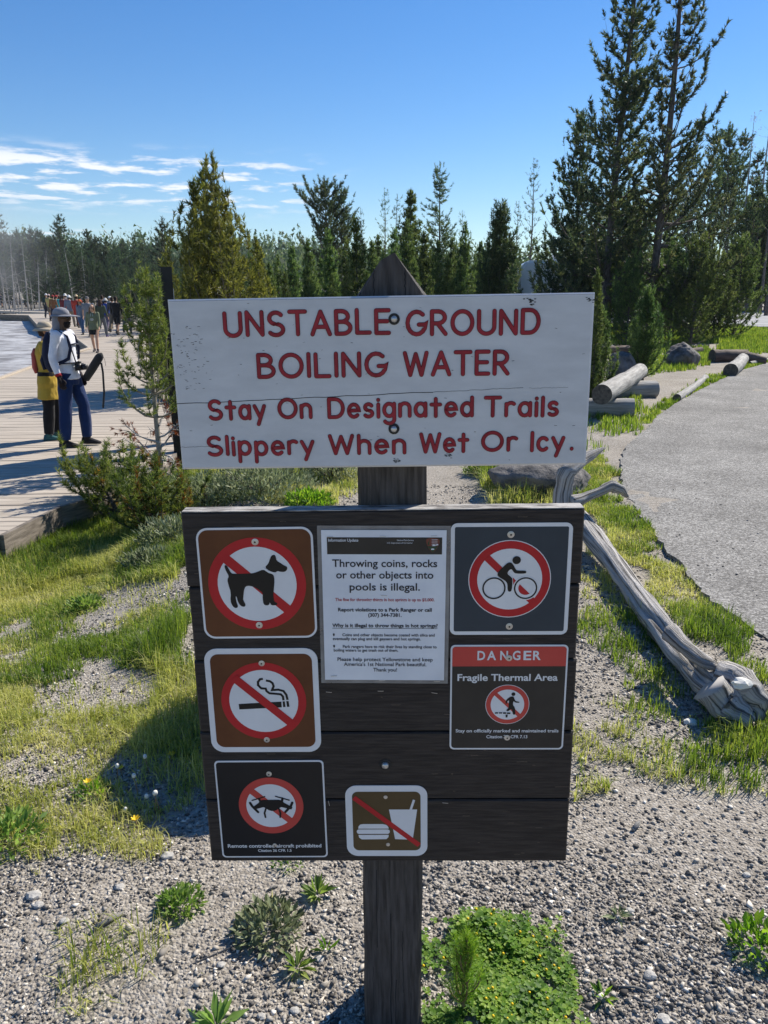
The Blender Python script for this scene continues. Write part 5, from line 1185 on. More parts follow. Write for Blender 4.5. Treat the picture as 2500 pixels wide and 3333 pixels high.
GRASS = [  # photo outline of each grassy patch, plants per square metre, blade height, noise cut
    ([(-900,1800),(0,1790),(200,1720),(330,1660),(560,1560),(600,1540),(600,1900),(430,1880),(300,1860),(150,1900),(0,1980),(-900,2030)], 9000, .15, .16),
    ([(-900,1960),(0,1930),(200,1850),(420,1840),(610,1830),(620,2100),(500,2250),(340,2230),(100,2260),(-900,2300)], 9000, .08, .30),
    ([(130,2120),(300,2050),(560,1990),(620,2040),(520,2140),(380,2190),(160,2200)], 7500, .06, .22),
    ([(480,2080),(620,2000),(680,2100),(680,2560),(600,2600),(470,2580),(420,2400)], 7000, .18, .22),
    ([(-900,2250),(100,2230),(480,2250),(560,2600),(550,2790),(420,2860),(200,2880),(0,2900),(-900,2950)], 13000, .075, .35),
    ([(1900,1470),(2005,1500),(2030,1640),(2116,1735),(2161,1800),(2229,1870),(2280,1950),(2365,2010),(2450,2070),(2510,2110),(2480,2180),(2400,2230),(2290,2110),(2180,2010),(2080,1900),(1990,1790),(1900,1680)], 9500, .085, .20),
    ([(1880,1850),(1990,1900),(2150,2060),(2290,2250),(2250,2330),(2100,2270),(1960,2150),(1880,2060)], 5000, .07, .40),
    ([(1850,2260),(2050,2300),(2250,2370),(2520,2330),(2560,2560),(2300,2590),(2050,2560),(1860,2640)], 7000, .075, .36),
    ([(2290,2330),(2520,2300),(2520,2480),(2330,2440)], 6000, .11, .25),
    ([(1930,1760),(2010,1850),(2130,2010),(2300,2230),(2330,2300),(2270,2300),(2150,2130),(2020,1960),(1930,1840)], 4200, .13, .42),
    ([(560,1500),(1150,1500),(1160,1600),(1100,1660),(560,1680)], 4000, .12, .25),
    ([(1550,1540),(1900,1500),(1900,1680),(1600,1660)], 4200, .24, .24),
    ([(640,2880),(900,2880),(1000,3330),(650,3340)], 160, .05, .5), ([(150,3050),(520,3000),(560,3333),(100,3333)], 3600, .085, .50),
]
FARG = [ ([(1990,1420),(2080,1400),(2120,1345),(2090,1290),(1950,1330),(1940,1400)], 900, .10, .45), ([(2060,1420),(2160,1350),(2300,1275),(2430,1210),(2500,1190),(2500,1170),(2400,1190),(2280,1240),(2140,1320)], 1300, .07, .38),
    ([(2080,1230),(2300,1190),(2330,1170),(2300,1130),(2100,1130),(2050,1190)], 500, .13, .42), ([(2380,1160),(2500,1150),(2500,1075),(2440,1068),(2370,1090),(2330,1140)], 420, .16, .35), ([(1860,1130),(2400,1120),(2420,1065),(1800,1060)], 160, .22, .35),
    ([(430,1090),(520,1200),(560,1400),(1300,1250),(1250,1100),(700,1060)], 120, .22, .3), ([(1300,1500),(1950,1480),(1980,1300),(1300,1200)], 240, .10, .55)]
def scatter(patches, seed, fade):
    rng = np.random.RandomState(seed); XS, YS, HS = [], [], []
    for pl, dn, h, cut in patches:
        P = wp(pl); xs = [p[0] for p in P]; ys = [p[1] for p in P]; ar = (max(xs) - min(xs)) * (max(ys) - min(ys)); n = int(min(dn * ar, 200000))
        x = rng.uniform(min(xs), max(xs), n); y = rng.uniform(min(ys), max(ys), n); jx, jy = x + (fbm(x * 3, y * 3, 77) - .5) * .5, y + (fbm(x * 3, y * 3, 79) - .5) * .5
        k = in_poly(jx, jy, P) & ~in_poly(x, y, PATH) & ~in_poly(x, y, DECK) & in_frame(x, y, 2.1)
        if dn > 1000:              # blades stand in tufts
            m_ = n // 9; ti = rng.randint(0, m_, n); ex = x[:m_][ti] + rng.randn(n) * .011 * (1 + .12 * y[:m_][ti]); ey = y[:m_][ti] + rng.randn(n) * .011 * (1 + .12 * y[:m_][ti]); u = rng.rand(n) < .8; x = np.where(u, ex, x); y = np.where(u, ey, y); k = in_poly(x + (fbm(x * 3, y * 3, 77) - .5) * .5, y + (fbm(x * 3, y * 3, 79) - .5) * .5, P) & ~in_poly(x, y, PATH) & ~in_poly(x, y, DECK) & in_frame(x, y, 2.1)
        d = fbm(x * 3.4, y * 3.4, 61, 3); k &= d + rng.uniform(-.08, .08, n) > cut
        for b in PX_BARE: k &= ~(in_poly(x, y, wp(b)) & (rng.rand(n) < .9))
        x, y, d = x[k], y[k], d[k]; XS.append(x); YS.append(y); HS.append(h * (.45 + .9 * d) * rng.uniform(.5, 1.3, len(x)))
    return np.concatenate(XS), np.concatenate(YS), np.concatenate(HS), rng
def grass():
    x, y, h, rng = scatter(GRASS, 5, 1); dry = fbm(x * 1.3, y * 1.3, 88, 2) + .25 * rng.rand(len(x)) + .26 * sstep((3.8 - y) / 1.4) - .16 * (x > 1.2)
    wd = (.0028 + .0004 * y) * rng.uniform(.7, 1.4, len(x)); k = dry < .59
    blades('grass', 'green grass growing beside the boardwalk, the sign and the asphalt path', 'grass', x[k], y[k], h[k], wd[k], M['grass'], 1, 1.0)
    k = ~k; blades('dry_grass', 'short straw coloured grass among the gravel left of the sign', 'grass', x[k], y[k], h[k] * .8, wd[k] * .95, M['grass_dry'], 2, 1.5)
    x, y, h, rng = scatter(FARG, 6, 1); wd = .004 + .0009 * y
    blades('far_grass', 'tufts of grass along the far gravel and under the pines', 'grass', x, y, h * 1.2, wd, M['grass'], 3)
grass()
def leaf_cluster(P, D, ln, wd, rng, fold=.25):
    """pointed leaves with a middle fold: base P, direction D"""
    n = len(P); s = unit(np.cross(D, rng.randn(n, 3) * .5 + np.array([0, 0, 1]))); up = unit(np.cross(s, D)); L_ = np.asarray(ln)[:, None]; W_ = np.asarray(wd)[:, None] / 2
    m = P + D * L_ * .5; V = np.stack([P, m + s * W_ + up * W_ * fold, P + D * L_ - up * L_ * .12, m - s * W_ + up * W_ * fold], 1).reshape(-1, 3); o = (np.arange(n) * 4)[:, None]
    return V, np.concatenate([o + np.array([[0, 1, 2]]), o + np.array([[0, 2, 3]])], 0)
def plant(name, label, cat, px, py, kind, seed, size, m='weed', n=120, group=None):
    rng = np.random.RandomState(seed); b = gnd(px, py); e = empty(name, b); tag(e, label, cat, group)
    if kind == 'rosette':
        a = rng.rand(n) * 6.28; el = np.radians(rng.uniform(10, 70, n)); D = np.stack([np.cos(a) * np.cos(el), np.sin(a) * np.cos(el), np.sin(el)], -1); P = D * .008; ln = size * rng.uniform(.6, 1.1, n); wd = ln * .26
    elif kind == 'mound':
        u = unit(rng.randn(n, 3)); u[:, 2] = np.abs(u[:, 2]); P = u * np.array([size, size, size * .6]) * rng.rand(n)[:, None] ** .4; D = unit(u + rng.randn(n, 3) * .5 + np.array([0, 0, .5])); ln = size * .30 * rng.uniform(.6, 1.3, n); wd = ln * .42
    elif kind == 'bush':
        u = unit(rng.randn(n, 3)); u[:, 2] = np.abs(u[:, 2]); lump = .7 + .6 * fbm(u[:, 0] * 3 + 5, u[:, 1] * 3 + u[:, 2] * 2, seed, 2); P = u * np.array([size, size * .8, size * .62]) * (rng.rand(n) ** .3 * lump)[:, None]; D = unit(u * .6 + rng.randn(n, 3) * .45 + np.array([0, 0, .8])); ln = .05 * rng.uniform(.6, 1.4, n); wd = ln * .25
        sm = MB()
        for k in range(14):
            a = rng.rand() * 6.28; sm.loft([(0, 0, 0), (math.cos(a) * size * .3, math.sin(a) * size * .3, size * .25), (math.cos(a) * size * .65, math.sin(a) * size * .55, size * .45)], [.01, .007, .003], n=4, cap=False)
        sm.build('stems', M['bark'], e)
    V, F = leaf_cluster(P, D, ln, wd, rng); link('leaves', tri_mesh('leaves', V, F, M[m]), e); return e
def plants():
    plant('grey_weed', 'grey green woolly leaved plant on the gravel left of the post foot', 'plant', 872, 3030, 'mound', 1, .098, 'sage', 420)
    plant('green_mound_weed', 'round green cushion plant on the gravel below the left corner of the plank board', 'plant', 588, 2950, 'mound', 2, .072, 'weed', 420)
    plant('plantain', 'flat rosette of narrow leaves on the gravel just left of the post', 'plant', 1035, 2915, 'rosette', 3, .062, 'weed', 26)
    plant('plantain', 'small upright rosette of narrow leaves below the grey green woolly plant', 'plant', 965, 3155, 'rosette', 4, .058, 'weed', 22)
    plant('plantain', 'broad leaved rosette at the bottom edge of the photo, left of the post', 'plant', 705, 3345, 'rosette', 5, .085, 'weed', 20)
    plant('plantain', 'tiny yellow green seedling beside the small upright rosette', 'plant', 1062, 3095, 'rosette', 6, .04, 'clover', 14)
    plant('dandelion_plant', 'leafy weed with a yellow flower at the right edge of the photo', 'plant', 2475, 3090, 'mound', 7, .10, 'clover', 240)
    plant('juniper_tuft', 'dark green low tuft casting a shadow on the bare gravel left of the sign', 'plant', 280, 1985, 'mound', 8, .13, 'weed', 420)
    plant('dandelion_plant', 'dark leafy weed at the left edge of the photo', 'plant', 30, 2735, 'mound', 9, .12, 'weed', 260)
    plant('dandelion_plant', 'leafy dandelion plant carrying the left yellow flower', 'plant', 300, 2585, 'mound', 10, .07, 'clover', 160)
    plant('weed_tuft', 'small grey weed alone on the gravel right of the post', 'plant', 2010, 2985, 'rosette', 12, .045, 'sage', 20)
    plant('weed_tuft', 'small green weed under the right bottom corner of the clover', 'plant', 1960, 3250, 'rosette', 13, .045, 'clover', 20)
    plant('weed_tuft', 'green weed showing under the bottom edge of the plank board', 'plant', 940, 2815, 'mound', 14, .05, 'clover', 90)
    for px, py, s, n, m, lb in ((680, 1650, .52, 3600, 'sage', 'large grey green sagebrush behind the left gap between the boards'), (850, 1615, .50, 3200, 'sage', 'grey green sagebrush behind the first one in the gap between the boards'), (1005, 1650, .22, 1000, 'clover', 'small bright green bush in the gap left of the post'), (1075, 1560, .40, 1900, 'sage', 'grey green sagebrush just left of the post in the gap'), (590, 1770, .34, 1800, 'sage', 'grey green bush beside the top left corner of the plank board'), (500, 1845, .22, 900, 'sage', 'low grey green bush left of the plank board'), (1600, 1545, .30, 1300, 'weed', 'dark green bush under the white board right of the post')):
        plant('shrub', lb, 'bush', px, py, 'bush', px, s, m, n)
    # clover patch
    rng = np.random.RandomState(15); P = wp([(1385,3060),(1440,3030),(1560,2990),(1670,2985),(1720,3070),(1790,3090),(1820,3170),(1890,3260),(1900,3350),(1700,3420),(1390,3420)]); n = 4600
    xs = [p[0] for p in P]; ys = [p[1] for p in P]; x = rng.uniform(min(xs), max(xs), n); y = rng.uniform(min(ys), max(ys), n); k = in_poly(x + .05 * rng.randn(n), y + .05 * rng.randn(n), P) & (fbm(x * 9, y * 9, 17, 2) + .1 * rng.randn(n) > .30 + .30 * fbm(x * 3.5, y * 3.5, 23, 2)); x, y = x[k], y[k]; n = len(x)
    hh = .005 + .050 * np.clip(fbm(x * 7, y * 7, 18, 2) - .2, 0, 1) * rng.uniform(.3, 1.4, n); B = np.stack([x, y, height(x, y) + hh], -1); a0 = rng.rand(n) * 6.28; VV, FF, o = [], [], 0
    for q in range(3):
        a = a0 + q * 2.094; D = unit(np.stack([np.cos(a), np.sin(a), rng.uniform(-.1, .5, n)], -1)); s = unit(np.cross(D, [0, 0, 1])); L_ = (rng.uniform(.007, .0165, n) * (.7 + .6 * fbm(x * 14, y * 14, 19, 2)))[:, None]; u = np.array([0, 0, 1.])
        V = np.stack([B, B + D * L_ * .6 + s * L_ * .5 + u * L_ * .12, B + D * L_ * 1.05 + s * L_ * .28, B + D * L_ * .95, B + D * L_ * 1.05 - s * L_ * .28, B + D * L_ * .6 - s * L_ * .5 + u * L_ * .12], 1).reshape(-1, 3); b = (np.arange(n) * 6)[:, None] + o
        VV.append(V); FF += [b + np.array([t]) for t in ((0, 1, 2), (0, 2, 3), (0, 3, 4), (0, 4, 5))]; o += len(V)
    tag(link('clover_patch', tri_mesh('clover_patch', np.concatenate(VV), np.concatenate(FF), M['clover'])), 'bright green clover covering the gravel right of the post foot', 'clover', kind='stuff')
    mb = MB()
    kk = rng.choice(n, 60, False)
    for i in kk: mb.ball(B[i] + np.array([0, 0, .008]), .0042, 6, 4)
    o = mb.build('clover_flowers', M['petal']); tag(o, 'tiny yellow flower heads dotted over the clover patch', 'flowers', kind='stuff')
    # dandelions
    def dandelion(px, py, h, lb, fluffy, seed):
        b = gnd(px, py); e = empty('dandelion_flower', b); tag(e, lb, 'flower', None); r_ = random.Random(seed); lx, ly = r_.uniform(-.015, .015), r_.uniform(-.01, .01)
        m1 = MB(); m1.loft([(0, 0, 0), (lx * .4, ly * .4, h * .5), (lx, ly, h)], [.0022, .002, .0018], n=6); m1.build('stem', M['stem'], e)
        m2 = MB()
        if fluffy: 
            m2.ball((lx, ly, h + .006), (.008, .008, .010), 8, 6)
        else:
            for q in range(26):
                a = q * 2.4; rr = .016 * (.5 + .5 * (q % 3) / 2); m2.poly([(lx, ly, h), (lx + rr * math.cos(a - .2), ly + rr * math.sin(a - .2), h + .006 + .002 * (q % 3)), (lx + rr * math.cos(a + .2), ly + rr * math.sin(a + .2), h + .006 + .002 * (q % 3))])
        m2.build('flower_head', M['fluff'] if fluffy else M['petal'], e)
    for px, py, h, lb, fl in ((277, 2585, .045, 'yellow dandelion flower on the left lit grass', False), (447, 2700, .04, 'yellow dandelion flower nearest the plank board corner', False), (400, 2530, .04, 'yellow dandelion flower in the shade edge left of the board', False), (548, 2490, .04, 'yellow dandelion flower deep in the shade by the board', False), (384, 2540, .06, 'white seed head on a stalk, leftmost at the shade edge', True), (450, 2590, .075, 'white seed head on a stalk, tallest one in the shade', True), (468, 2625, .04, 'white seed head low in the grass at the shade edge', True), (506, 2650, .085, 'white seed head on a long red stalk, left of a close pair', True), (522, 2650, .085, 'white seed head on a long red stalk, right of a close pair', True), (418, 2650, .02, 'white seed head close to the ground below the others', True), (485, 2520, .07, 'white seed head bending over at the back of the shade', True)):
        dandelion(px, py, h, lb, fl, px)
    # dry sticks
    for i, (x0, y0, x1, y1, r, lb) in enumerate(((305, 3035, 400, 2985, .007, 'pale weathered stick lying on the gravel at the lower left'), (870, 2908, 905, 2893, .003, 'thin straw lying on the gravel left of the plantain'), (2010, 3208, 2110, 3225, .003, 'thin pale straw on the gravel at the lower right'), (2060, 2705, 2080, 2680, .008, 'wood chip on the gravel right of the plank board'), (620, 3150, 960, 3000, .0018, 'long thin dry stem crossing the gravel below the plants'), (2180, 2420, 2280, 2330, .004, 'dry twig on the dirt left of the root end'))):
        a, b = at(x0, y0, r), at(x1, y1, r); a.z += hz(a.x, a.y); b.z += hz(b.x, b.y); mb = MB(); mid = (a + b) / 2 + Vector((.004, .003, .004)); mb.loft([a, mid, b], [r, r * 1.1, r * .7], ref=(0, 0, 1), n=6, sup=.8); tag(mb.build('stick', M['log']), lb, 'stick')
    # single larger stones
    for i, (px, py, s) in enumerate(((110, 2915, .020), (125, 2945, .014), (390, 2890, .014), (545, 2785, .018), (210, 3005, .012), (2050, 2970, .011), (2115, 3180, .015), (2430, 2848, .012), (720, 3150, .011), (2160, 3320, .016), (1040, 3125, .012), (2310, 2440, .010), (960, 3290, .011), (850, 3310, .010))):
        bm = bmesh.new(); bmesh.ops.create_icosphere(bm, subdivisions=2, radius=s); rg = random.Random(i)
        for v in bm.verts: v.co = Vector((v.co.x * 1.2, v.co.y, v.co.z * .6)) * rg.uniform(.85, 1.15)
        me = bpy.data.meshes.new('stone'); bm.to_mesh(me); bm.free(); me.materials.append(M['rock_pale']); o = link('stone', me); b = at(px, py); o.location = (b.x, b.y, hz(b.x, b.y) + s * .3); tag(o, 'pale stone larger than the gravel around it, lying near the sign', 'stone', 'larger pale stones in the gravel')
M['rock_pale'] = mat('pale_stone', (.36, .34, .31), (.55, .52, .47), 30, .9, .4, 80)
plants()

# ---------------------------------------------------------------- people
def rot_y(v, a): c, s = math.cos(a), math.sin(a); return Vector((v.x * c + v.z * s, v.y, -v.x * s + v.z * c))
def person(label, loc, heading, H=1.72, top=(.2, .2, .2), sleeve='long', bottom='pants', bcol=(.05, .06, .1), shoe=(.04, .04, .04), hat=None, hatcol=(.7, .7, .68), hair='short', haircol=(.03, .02, .015), skin=(.42, .25, .17),
           legs=((0, 0), (0, 0)), arms=((0, 8, 8), (0, 8, 8)), vox=.016, lean=0, build=1.0, top_len=.86, head_turn=0, glasses=False, group=None, hood=False, female=False):
    """faces +x before turning; legs: (hip, knee) degrees, arms: (forward, outward, elbow) degrees; left first"""
    s = H / 1.75; e = empty('person', loc, (0, 0, heading)); tag(e, label, 'person', group)
    hw = .092 if not female else .098; hip = [Vector((0, hw, .92)), Vector((0, -hw, .92))]; kn, an = [], []
    for i in range(2):
        h, k = R(legs[i][0]), R(legs[i][1]); kn.append(hip[i] + .43 * Vector((math.sin(h), (.02 if i == 0 else -.02), -math.cos(h)))); an.append(kn[i] + .42 * Vector((math.sin(h - k), 0, -math.cos(h - k))))
    dz = .085 - min(a.z for a in an); sh_ = Vector((0, 0, dz)); hip = [h + sh_ for h in hip]; kn = [h + sh_ for h in kn]; an = [h + sh_ for h in an]
    def L_(v): return rot_y(Vector(v) - Vector((0, 0, .92)), R(lean)) + Vector((0, 0, .92 + dz))
    sw = .185 * build if not female else .165 * build
    shd = [L_((-.005, sw, 1.425)), L_((-.005, -sw, 1.425))]; el, wr, fdir = [], [], []
    for i in range(2):
        f, a, b = (R(x) for x in arms[i]); sg = 1 if i == 0 else -1
        d = rot_y(Vector((math.sin(f) * math.cos(a), sg * math.sin(a), -math.cos(f) * math.cos(a))), -R(lean) * 0); d2 = Vector((math.sin(f + b) * math.cos(a * .6), sg * math.sin(a * .6) * .6, -math.cos(f + b) * math.cos(a * .6))).normalized()
        el.append(shd[i] + d * .285); wr.append(el[i] + d2 * .255); fdir.append(d2)
    S = lambda v: Vector(v) * s
    def torso(mb, inf, z0=.84, b=build, neck=True, flare=0):
        rg = [(.80, .150, .105), (.86, .160, .112), (.95, .160, .112), (1.05, .138, .098), (1.18, .150, .105), (1.30, .172, .116), (1.39, .175, .108), (1.44, .130, .088), (1.475, .075, .066)]
        if female: rg = [(.80, .158, .110), (.86, .168, .116), (.95, .160, .110), (1.06, .122, .090), (1.18, .136, .102), (1.29, .150, .122), (1.38, .150, .100), (1.43, .115, .08), (1.47, .062, .058)]
        rg = [r for r in rg if r[0] >= z0]; 
        if rg[0][0] > z0 + .005: rg = [(z0, rg[0][1] + flare, rg[0][2] + flare)] + rg
        mb.loft([S(L_((0, 0, r[0]))) for r in rg], [(r[1] * b + inf) * s for r in rg], [(r[2] * b + inf) * s for r in rg], n=20)
    def leg(mb, i, inf, t0=0, t1=1, flare=0):
        p = [hip[i] + Vector((0, 0, .03)), hip[i].lerp(kn[i], .5), kn[i], kn[i].lerp(an[i], .35), an[i]]; r = [.086, .074, .055, .056, .038]
        q, rr = [], []
        for k in range(13):
            t = t0 + (t1 - t0) * k / 12; u = t * 4; j = min(int(u), 3); q.append(p[j].lerp(p[j + 1], u - j)); rr.append((r[j] + (r[j + 1] - r[j]) * (u - j)) * (.5 + .5 * build) + inf + flare * t)
        mb.loft([S(v) for v in q], [x * s for x in rr], n=14)
    def arm(mb, i, inf, t1=1):
        p = [shd[i] + Vector((0, 0, -.005)), shd[i].lerp(el[i], .4), el[i], el[i].lerp(wr[i], .4), wr[i]]; r = [.056, .046, .038, .036, .026]; q, rr = [], []
        for k in range(11):
            t = t1 * k / 10; u = t * 4; j = min(int(u), 3); q.append(p[j].lerp(p[j + 1], u - j)); rr.append(r[j] + (r[j + 1] - r[j]) * (u - j) + inf)
        mb.loft([S(v) for v in q], [x * s for x in rr], n=12); mb.ball(S(p[0]), (.056 + inf) * s, 10, 7)
    HM = Matrix.Translation(L_((.012, 0, 1.50))) @ Matrix.Rotation(R(head_turn), 4, 'Z')          # head frame, origin at the neck top
    Hp = lambda v: S(HM @ Vector(v)); HR = Matrix.Rotation(R(head_turn), 3, 'Z')
    # body: one continuous surface with head, face, hands
    b = MB(); torso(b, -.006)
    for i in range(2): leg(b, i, -.004); arm(b, i, -.003)
    b.loft([S(L_((-.012, 0, 1.42))), S(L_((.0, 0, 1.50))), Hp((.01, 0, .06))], [.062 * s, .054 * s, .054 * s], n=14)
    hd = [(.018, .028, .03, .055), (.040, .046, .058, .038), (.075, .060, .080, .020), (.115, .068, .092, .008), (.160, .073, .098, .0), (.205, .068, .090, -.004), (.235, .048, .062, -.006), (.250, .018, .024, -.006)]
    b.loft([Hp((h[3], 0, h[0])) for h in hd], [h[1] * s for h in hd], [h[2] * s for h in hd], ref=HM.to_3x3() @ Vector((1, 0, 0)), n=18)
    b.loft([Hp((.088, 0, .145)), Hp((.108, 0, .108)), Hp((.098, 0, .094))], [.008 * s, .015 * s, .012 * s], n=8); b.ball(Hp((.092, 0, .062)), (.010 * s, .022 * s, .010 * s), 8, 6)
    for sg in (-1, 1): b.ball(Hp((-.002, sg * .073, .118)), (.018 * s, .010 * s, .032 * s), 8, 6); b.ball(Hp((.080, sg * .03, .147)), (.014 * s, .024 * s, .008 * s), 8, 6)
    def hand(b, i, inf):
        d = fdir[i]; sg = 1 if i == 0 else -1; si = Vector((1, 0, 0)) - d * d.x; si = si.normalized() if si.length > .2 else Vector((0, 0, 1)); pn = d.cross(si).normalized()
        b.loft([S(wr[i]), S(wr[i] + d * .045), S(wr[i] + d * .088)], [(.024 + inf) * s, (.038 + inf) * s, (.040 + inf) * s], [(.020 + inf) * s, (.016 + inf) * s, (.015 + inf) * s], ref=pn, n=10)
        for k in range(4):
            o = wr[i] + d * .082 + si * (.028 - .019 * k); l = (.072, .080, .075, .058)[k]; cu = -pn * sg * (-1)
            b.loft([S(o), S(o + d * l * .5 + cu * .008), S(o + d * l * .85 + cu * .026)], [(.0095 + inf) * s, (.0088 + inf) * s, (.0070 + inf) * s], n=7)
        o = wr[i] + d * .035 + si * .034; b.loft([S(o), S(o + d * .03 + si * .018), S(o + d * .062 + si * .016)], [(.012 + inf) * s, (.011 + inf) * s, (.008 + inf) * s], n=7)
    for i in range(2): hand(b, i, 0)
    skm = cloth_skin(skin); link('body', remeshed(b, 'body', skm, vox * .8 * s, 3), e)
    # garments
    if bottom in ('pants', 'shorts'):
        g = MB(); torso(g, .006, .84)
        g.v = [v for v in g.v]; g2 = MB(); rgp = [(.80, .150, .105), (.88, .162, .114), (.96, .158, .112), (1.03, .142, .10)]
        g2.loft([S(L_((0, 0, r[0]))) for r in rgp], [(r[1] * build + .010) * s for r in rgp], [(r[2] * build + .010) * s for r in rgp], n=20)
        for i in range(2): leg(g2, i, .014 if bottom == 'pants' else .022, 0, .985 if bottom == 'pants' else .48, .012 if bottom == 'pants' else .01)
        link('trousers' if bottom == 'pants' else 'shorts', remeshed(g2, 'trousers', cloth(bcol), vox * s, 3, folds=.010 * s), e)
    if bottom == 'skirt':
        g2 = MB(); rgp = [(.66, .185, .145), (.80, .178, .130), (.92, .168, .118), (1.03, .138, .10)]
        g2.loft([S(L_((0, 0, r[0]))) for r in rgp], [(r[1] + .008) * s for r in rgp], [(r[2] + .008) * s for r in rgp], n=20); link('shorts', remeshed(g2, 'shorts', cloth(bcol), vox * s, 3), e)
    g = MB(); torso(g, .014, top_len, build, flare=.012)
    for i in range(2): arm(g, i, .012, .94 if sleeve == 'long' else .42)
    if hood: g.loft([S(L_((-.05, 0, 1.40))), S(L_((-.06, 0, 1.47))), S(L_((-.05, 0, 1.52)))], [.13 * s, .125 * s, .09 * s], [.06 * s, .075 * s, .05 * s], n=14)
    link('jacket' if sleeve == 'long' else 'shirt', remeshed(g, 'shirt', cloth(top), vox * s, 3, folds=.012 * s), e)
    for i in range(2):
        a = an[i]; m = MB(); z0 = a.z - .085
        P = [(-.075, .05, .03, .05), (-.055, .045, .036, .048), (.0, .05, .040, .056), (.06, .038, .044, .040), (.125, .028, .044, .028), (.165, .022, .034, .020), (.180, .018, .02, .012)]
        m.loft([S((a.x + p[0], a.y, z0 + p[1])) for p in P], [p[2] * s for p in P], [p[3] * s for p in P], ref=(0, 0, 1), n=12)
        m.v = [(v[0], v[1], max(v[2], z0 * s)) for v in m.v]; m.loft([S((a.x, a.y, z0 + .06)), S((a.x - .005, a.y, z0 + .13))], [.045 * s, .046 * s], n=10)
        link('shoe', m.mesh('shoe', [cloth(shoe)]), e)
    # hair and hats
    hm = cloth(haircol, .6, 60)
    def cap_shell(name, zlo, grow, m_, extra=None):
        q = MB(); pr = [(zlo, .072, .094), (.17, .0755, .100), (.21, .070, .092), (.24, .050, .065), (.257, .018, .025)]
        q.loft([Hp((-.006 if zz > zlo else -.012, 0, zz)) for zz, _, _ in pr], [(x + grow) * s for _, x, _ in pr], [(y + grow) * s for _, _, y in pr], ref=HM.to_3x3() @ Vector((1, 0, 0)), n=18)
        if extra: extra(q)
        return link(name, q.mesh(name, [m_]), e)
    if hair in ('short', 'long'):
        q = MB(); q.loft([Hp((-.035, 0, .04)), Hp((-.03, 0, .10)), Hp((-.018, 0, .17)), Hp((-.008, 0, .235)), Hp((-.006, 0, .262))], [.058 * s, .070 * s, .080 * s, .058 * s, .02 * s], [.058 * s, .075 * s, .096 * s, .075 * s, .02 * s], ref=HM.to_3x3() @ Vector((1, 0, 0)), n=16)
        if hair == 'long':
            q.loft([Hp((-.045, 0, .20)), Hp((-.07, 0, .08)), Hp((-.075, 0, -.06)), Hp((-.075, 0, -.20))], [.075 * s, .092 * s, .098 * s, .06 * s], [.05 * s, .05 * s, .035 * s, .02 * s], n=14)
            for sg in (-1, 1): q.loft([Hp((.02, sg * .066, .19)), Hp((.035, sg * .085, .08)), Hp((.055, sg * .095, -.05)), Hp((.07, sg * .085, -.16))], [.02 * s, .026 * s, .03 * s, .012 * s], n=8)
        link('hair', remeshed(q, 'hair', hm, vox * .8 * s, 2), e)
    Rz = HR
    if hat:
        hm2 = cloth(hatcol, .3, 40); q = MB(); fw = HM.to_3x3() @ Vector((1, 0, 0))
        q.loft([Hp((-.004, 0, zz)) for zz in (.160, .19, .222, .248, .262)], [(r) * s for r in (.083, .084, .076, .054, .02)], [r * s for r in (.108, .107, .096, .068, .024)], ref=fw, n=20)
        link('hat', q.mesh('hat', [hm2]), e); ho = e.children[-1]
        q = MB(); n = 28
        def brim(r0, fx, sy, drop, front=None):
            o = len(q.v)
            for t in (0, .5, 1):
                for j in range(n):
                    a = 6.2832 * j / n; c_, d_ = math.cos(a), math.sin(a); ex = fx * max(c_, 0) + sy * (1 - max(c_, 0)) ; rx, ry = (.104 + ex * t), (.084 + sy * t)
                    if front is not None: k_ = max(0, c_) ** .6; rx = .104 + fx * t * k_; ry = .084 + .004 * t
                    zz = .168 - drop * t * t + (.06 * d_ * d_ * t if front == 'roll' else 0)
                    q.v.append(tuple(Hp((-.004 + c_ * rx, d_ * ry, zz))))
            for t in range(2):
                for j in range(n): q.face((o + t * n + j, o + t * n + (j + 1) % n, o + (t + 1) * n + (j + 1) % n, o + (t + 1) * n + j))
        if hat == 'cap': brim(0, .085, 0, .012, 'cap')
        elif hat == 'flap':
            brim(0, .140, .040, .020)
            q.loft([Hp((-.035, 0, .165)), Hp((-.055, 0, .09)), Hp((-.062, 0, .02)), Hp((-.07, 0, -.055))], [.086 * s, .090 * s, .094 * s, .10 * s], [.075 * s, .062 * s, .060 * s, .058 * s], n=16)
        elif hat == 'bucket': brim(0, .075, .065, .045)
        elif hat == 'cowboy': brim(0, .10, .10, -.0); 
        q2 = link('brim', q.mesh('brim', [hm2]), ho); so = q2.modifiers.new('thickness', 'SOLIDIFY'); so.thickness = .004
    if glasses:
        q = MB(); gm = M['dark_lens']
        for sg in (-1, 1): q.ball(Hp((.092, sg * .032, .128)), (.012 * s, .030 * s, .019 * s), 10, 7); q.loft([Hp((.085, sg * .06, .132)), Hp((.0, sg * .077, .130))], [.004 * s] * 2, n=6)
        q.loft([Hp((.100, -.02, .132)), Hp((.100, .02, .132))], [.004 * s] * 2, n=6); link('sunglasses', q.mesh('sunglasses', [gm]), e)
    info = dict(S=S, L=L_, Hp=Hp, wr=wr, el=el, shd=shd, hip=hip, fdir=fdir, s=s, HM=HM, hand=hand); e_info[e.name] = info
    return e
e_info = {}
M['dark_lens'] = mat('dark_lens', (.012, .012, .014), rough=.08, spec=.6)
_skins = {}
def cloth_skin(c):
    if c not in _skins: _skins[c] = mat('skin', tuple(x * .9 for x in c), c, 14, .5, .15, 60, spec=.35, bdist=.004)
    return _skins[c]
def dpt(px, py, y=None):
    """a spot on the boardwalk seen at a photo pixel"""
    p = at(px, py, -.1)
    for _ in range(12): p = at(px, py, deck_z(p.y))
    return p
def attach(mb, name, m, par, angle=None):
    return mb.build(name, m, par, angle=angle)

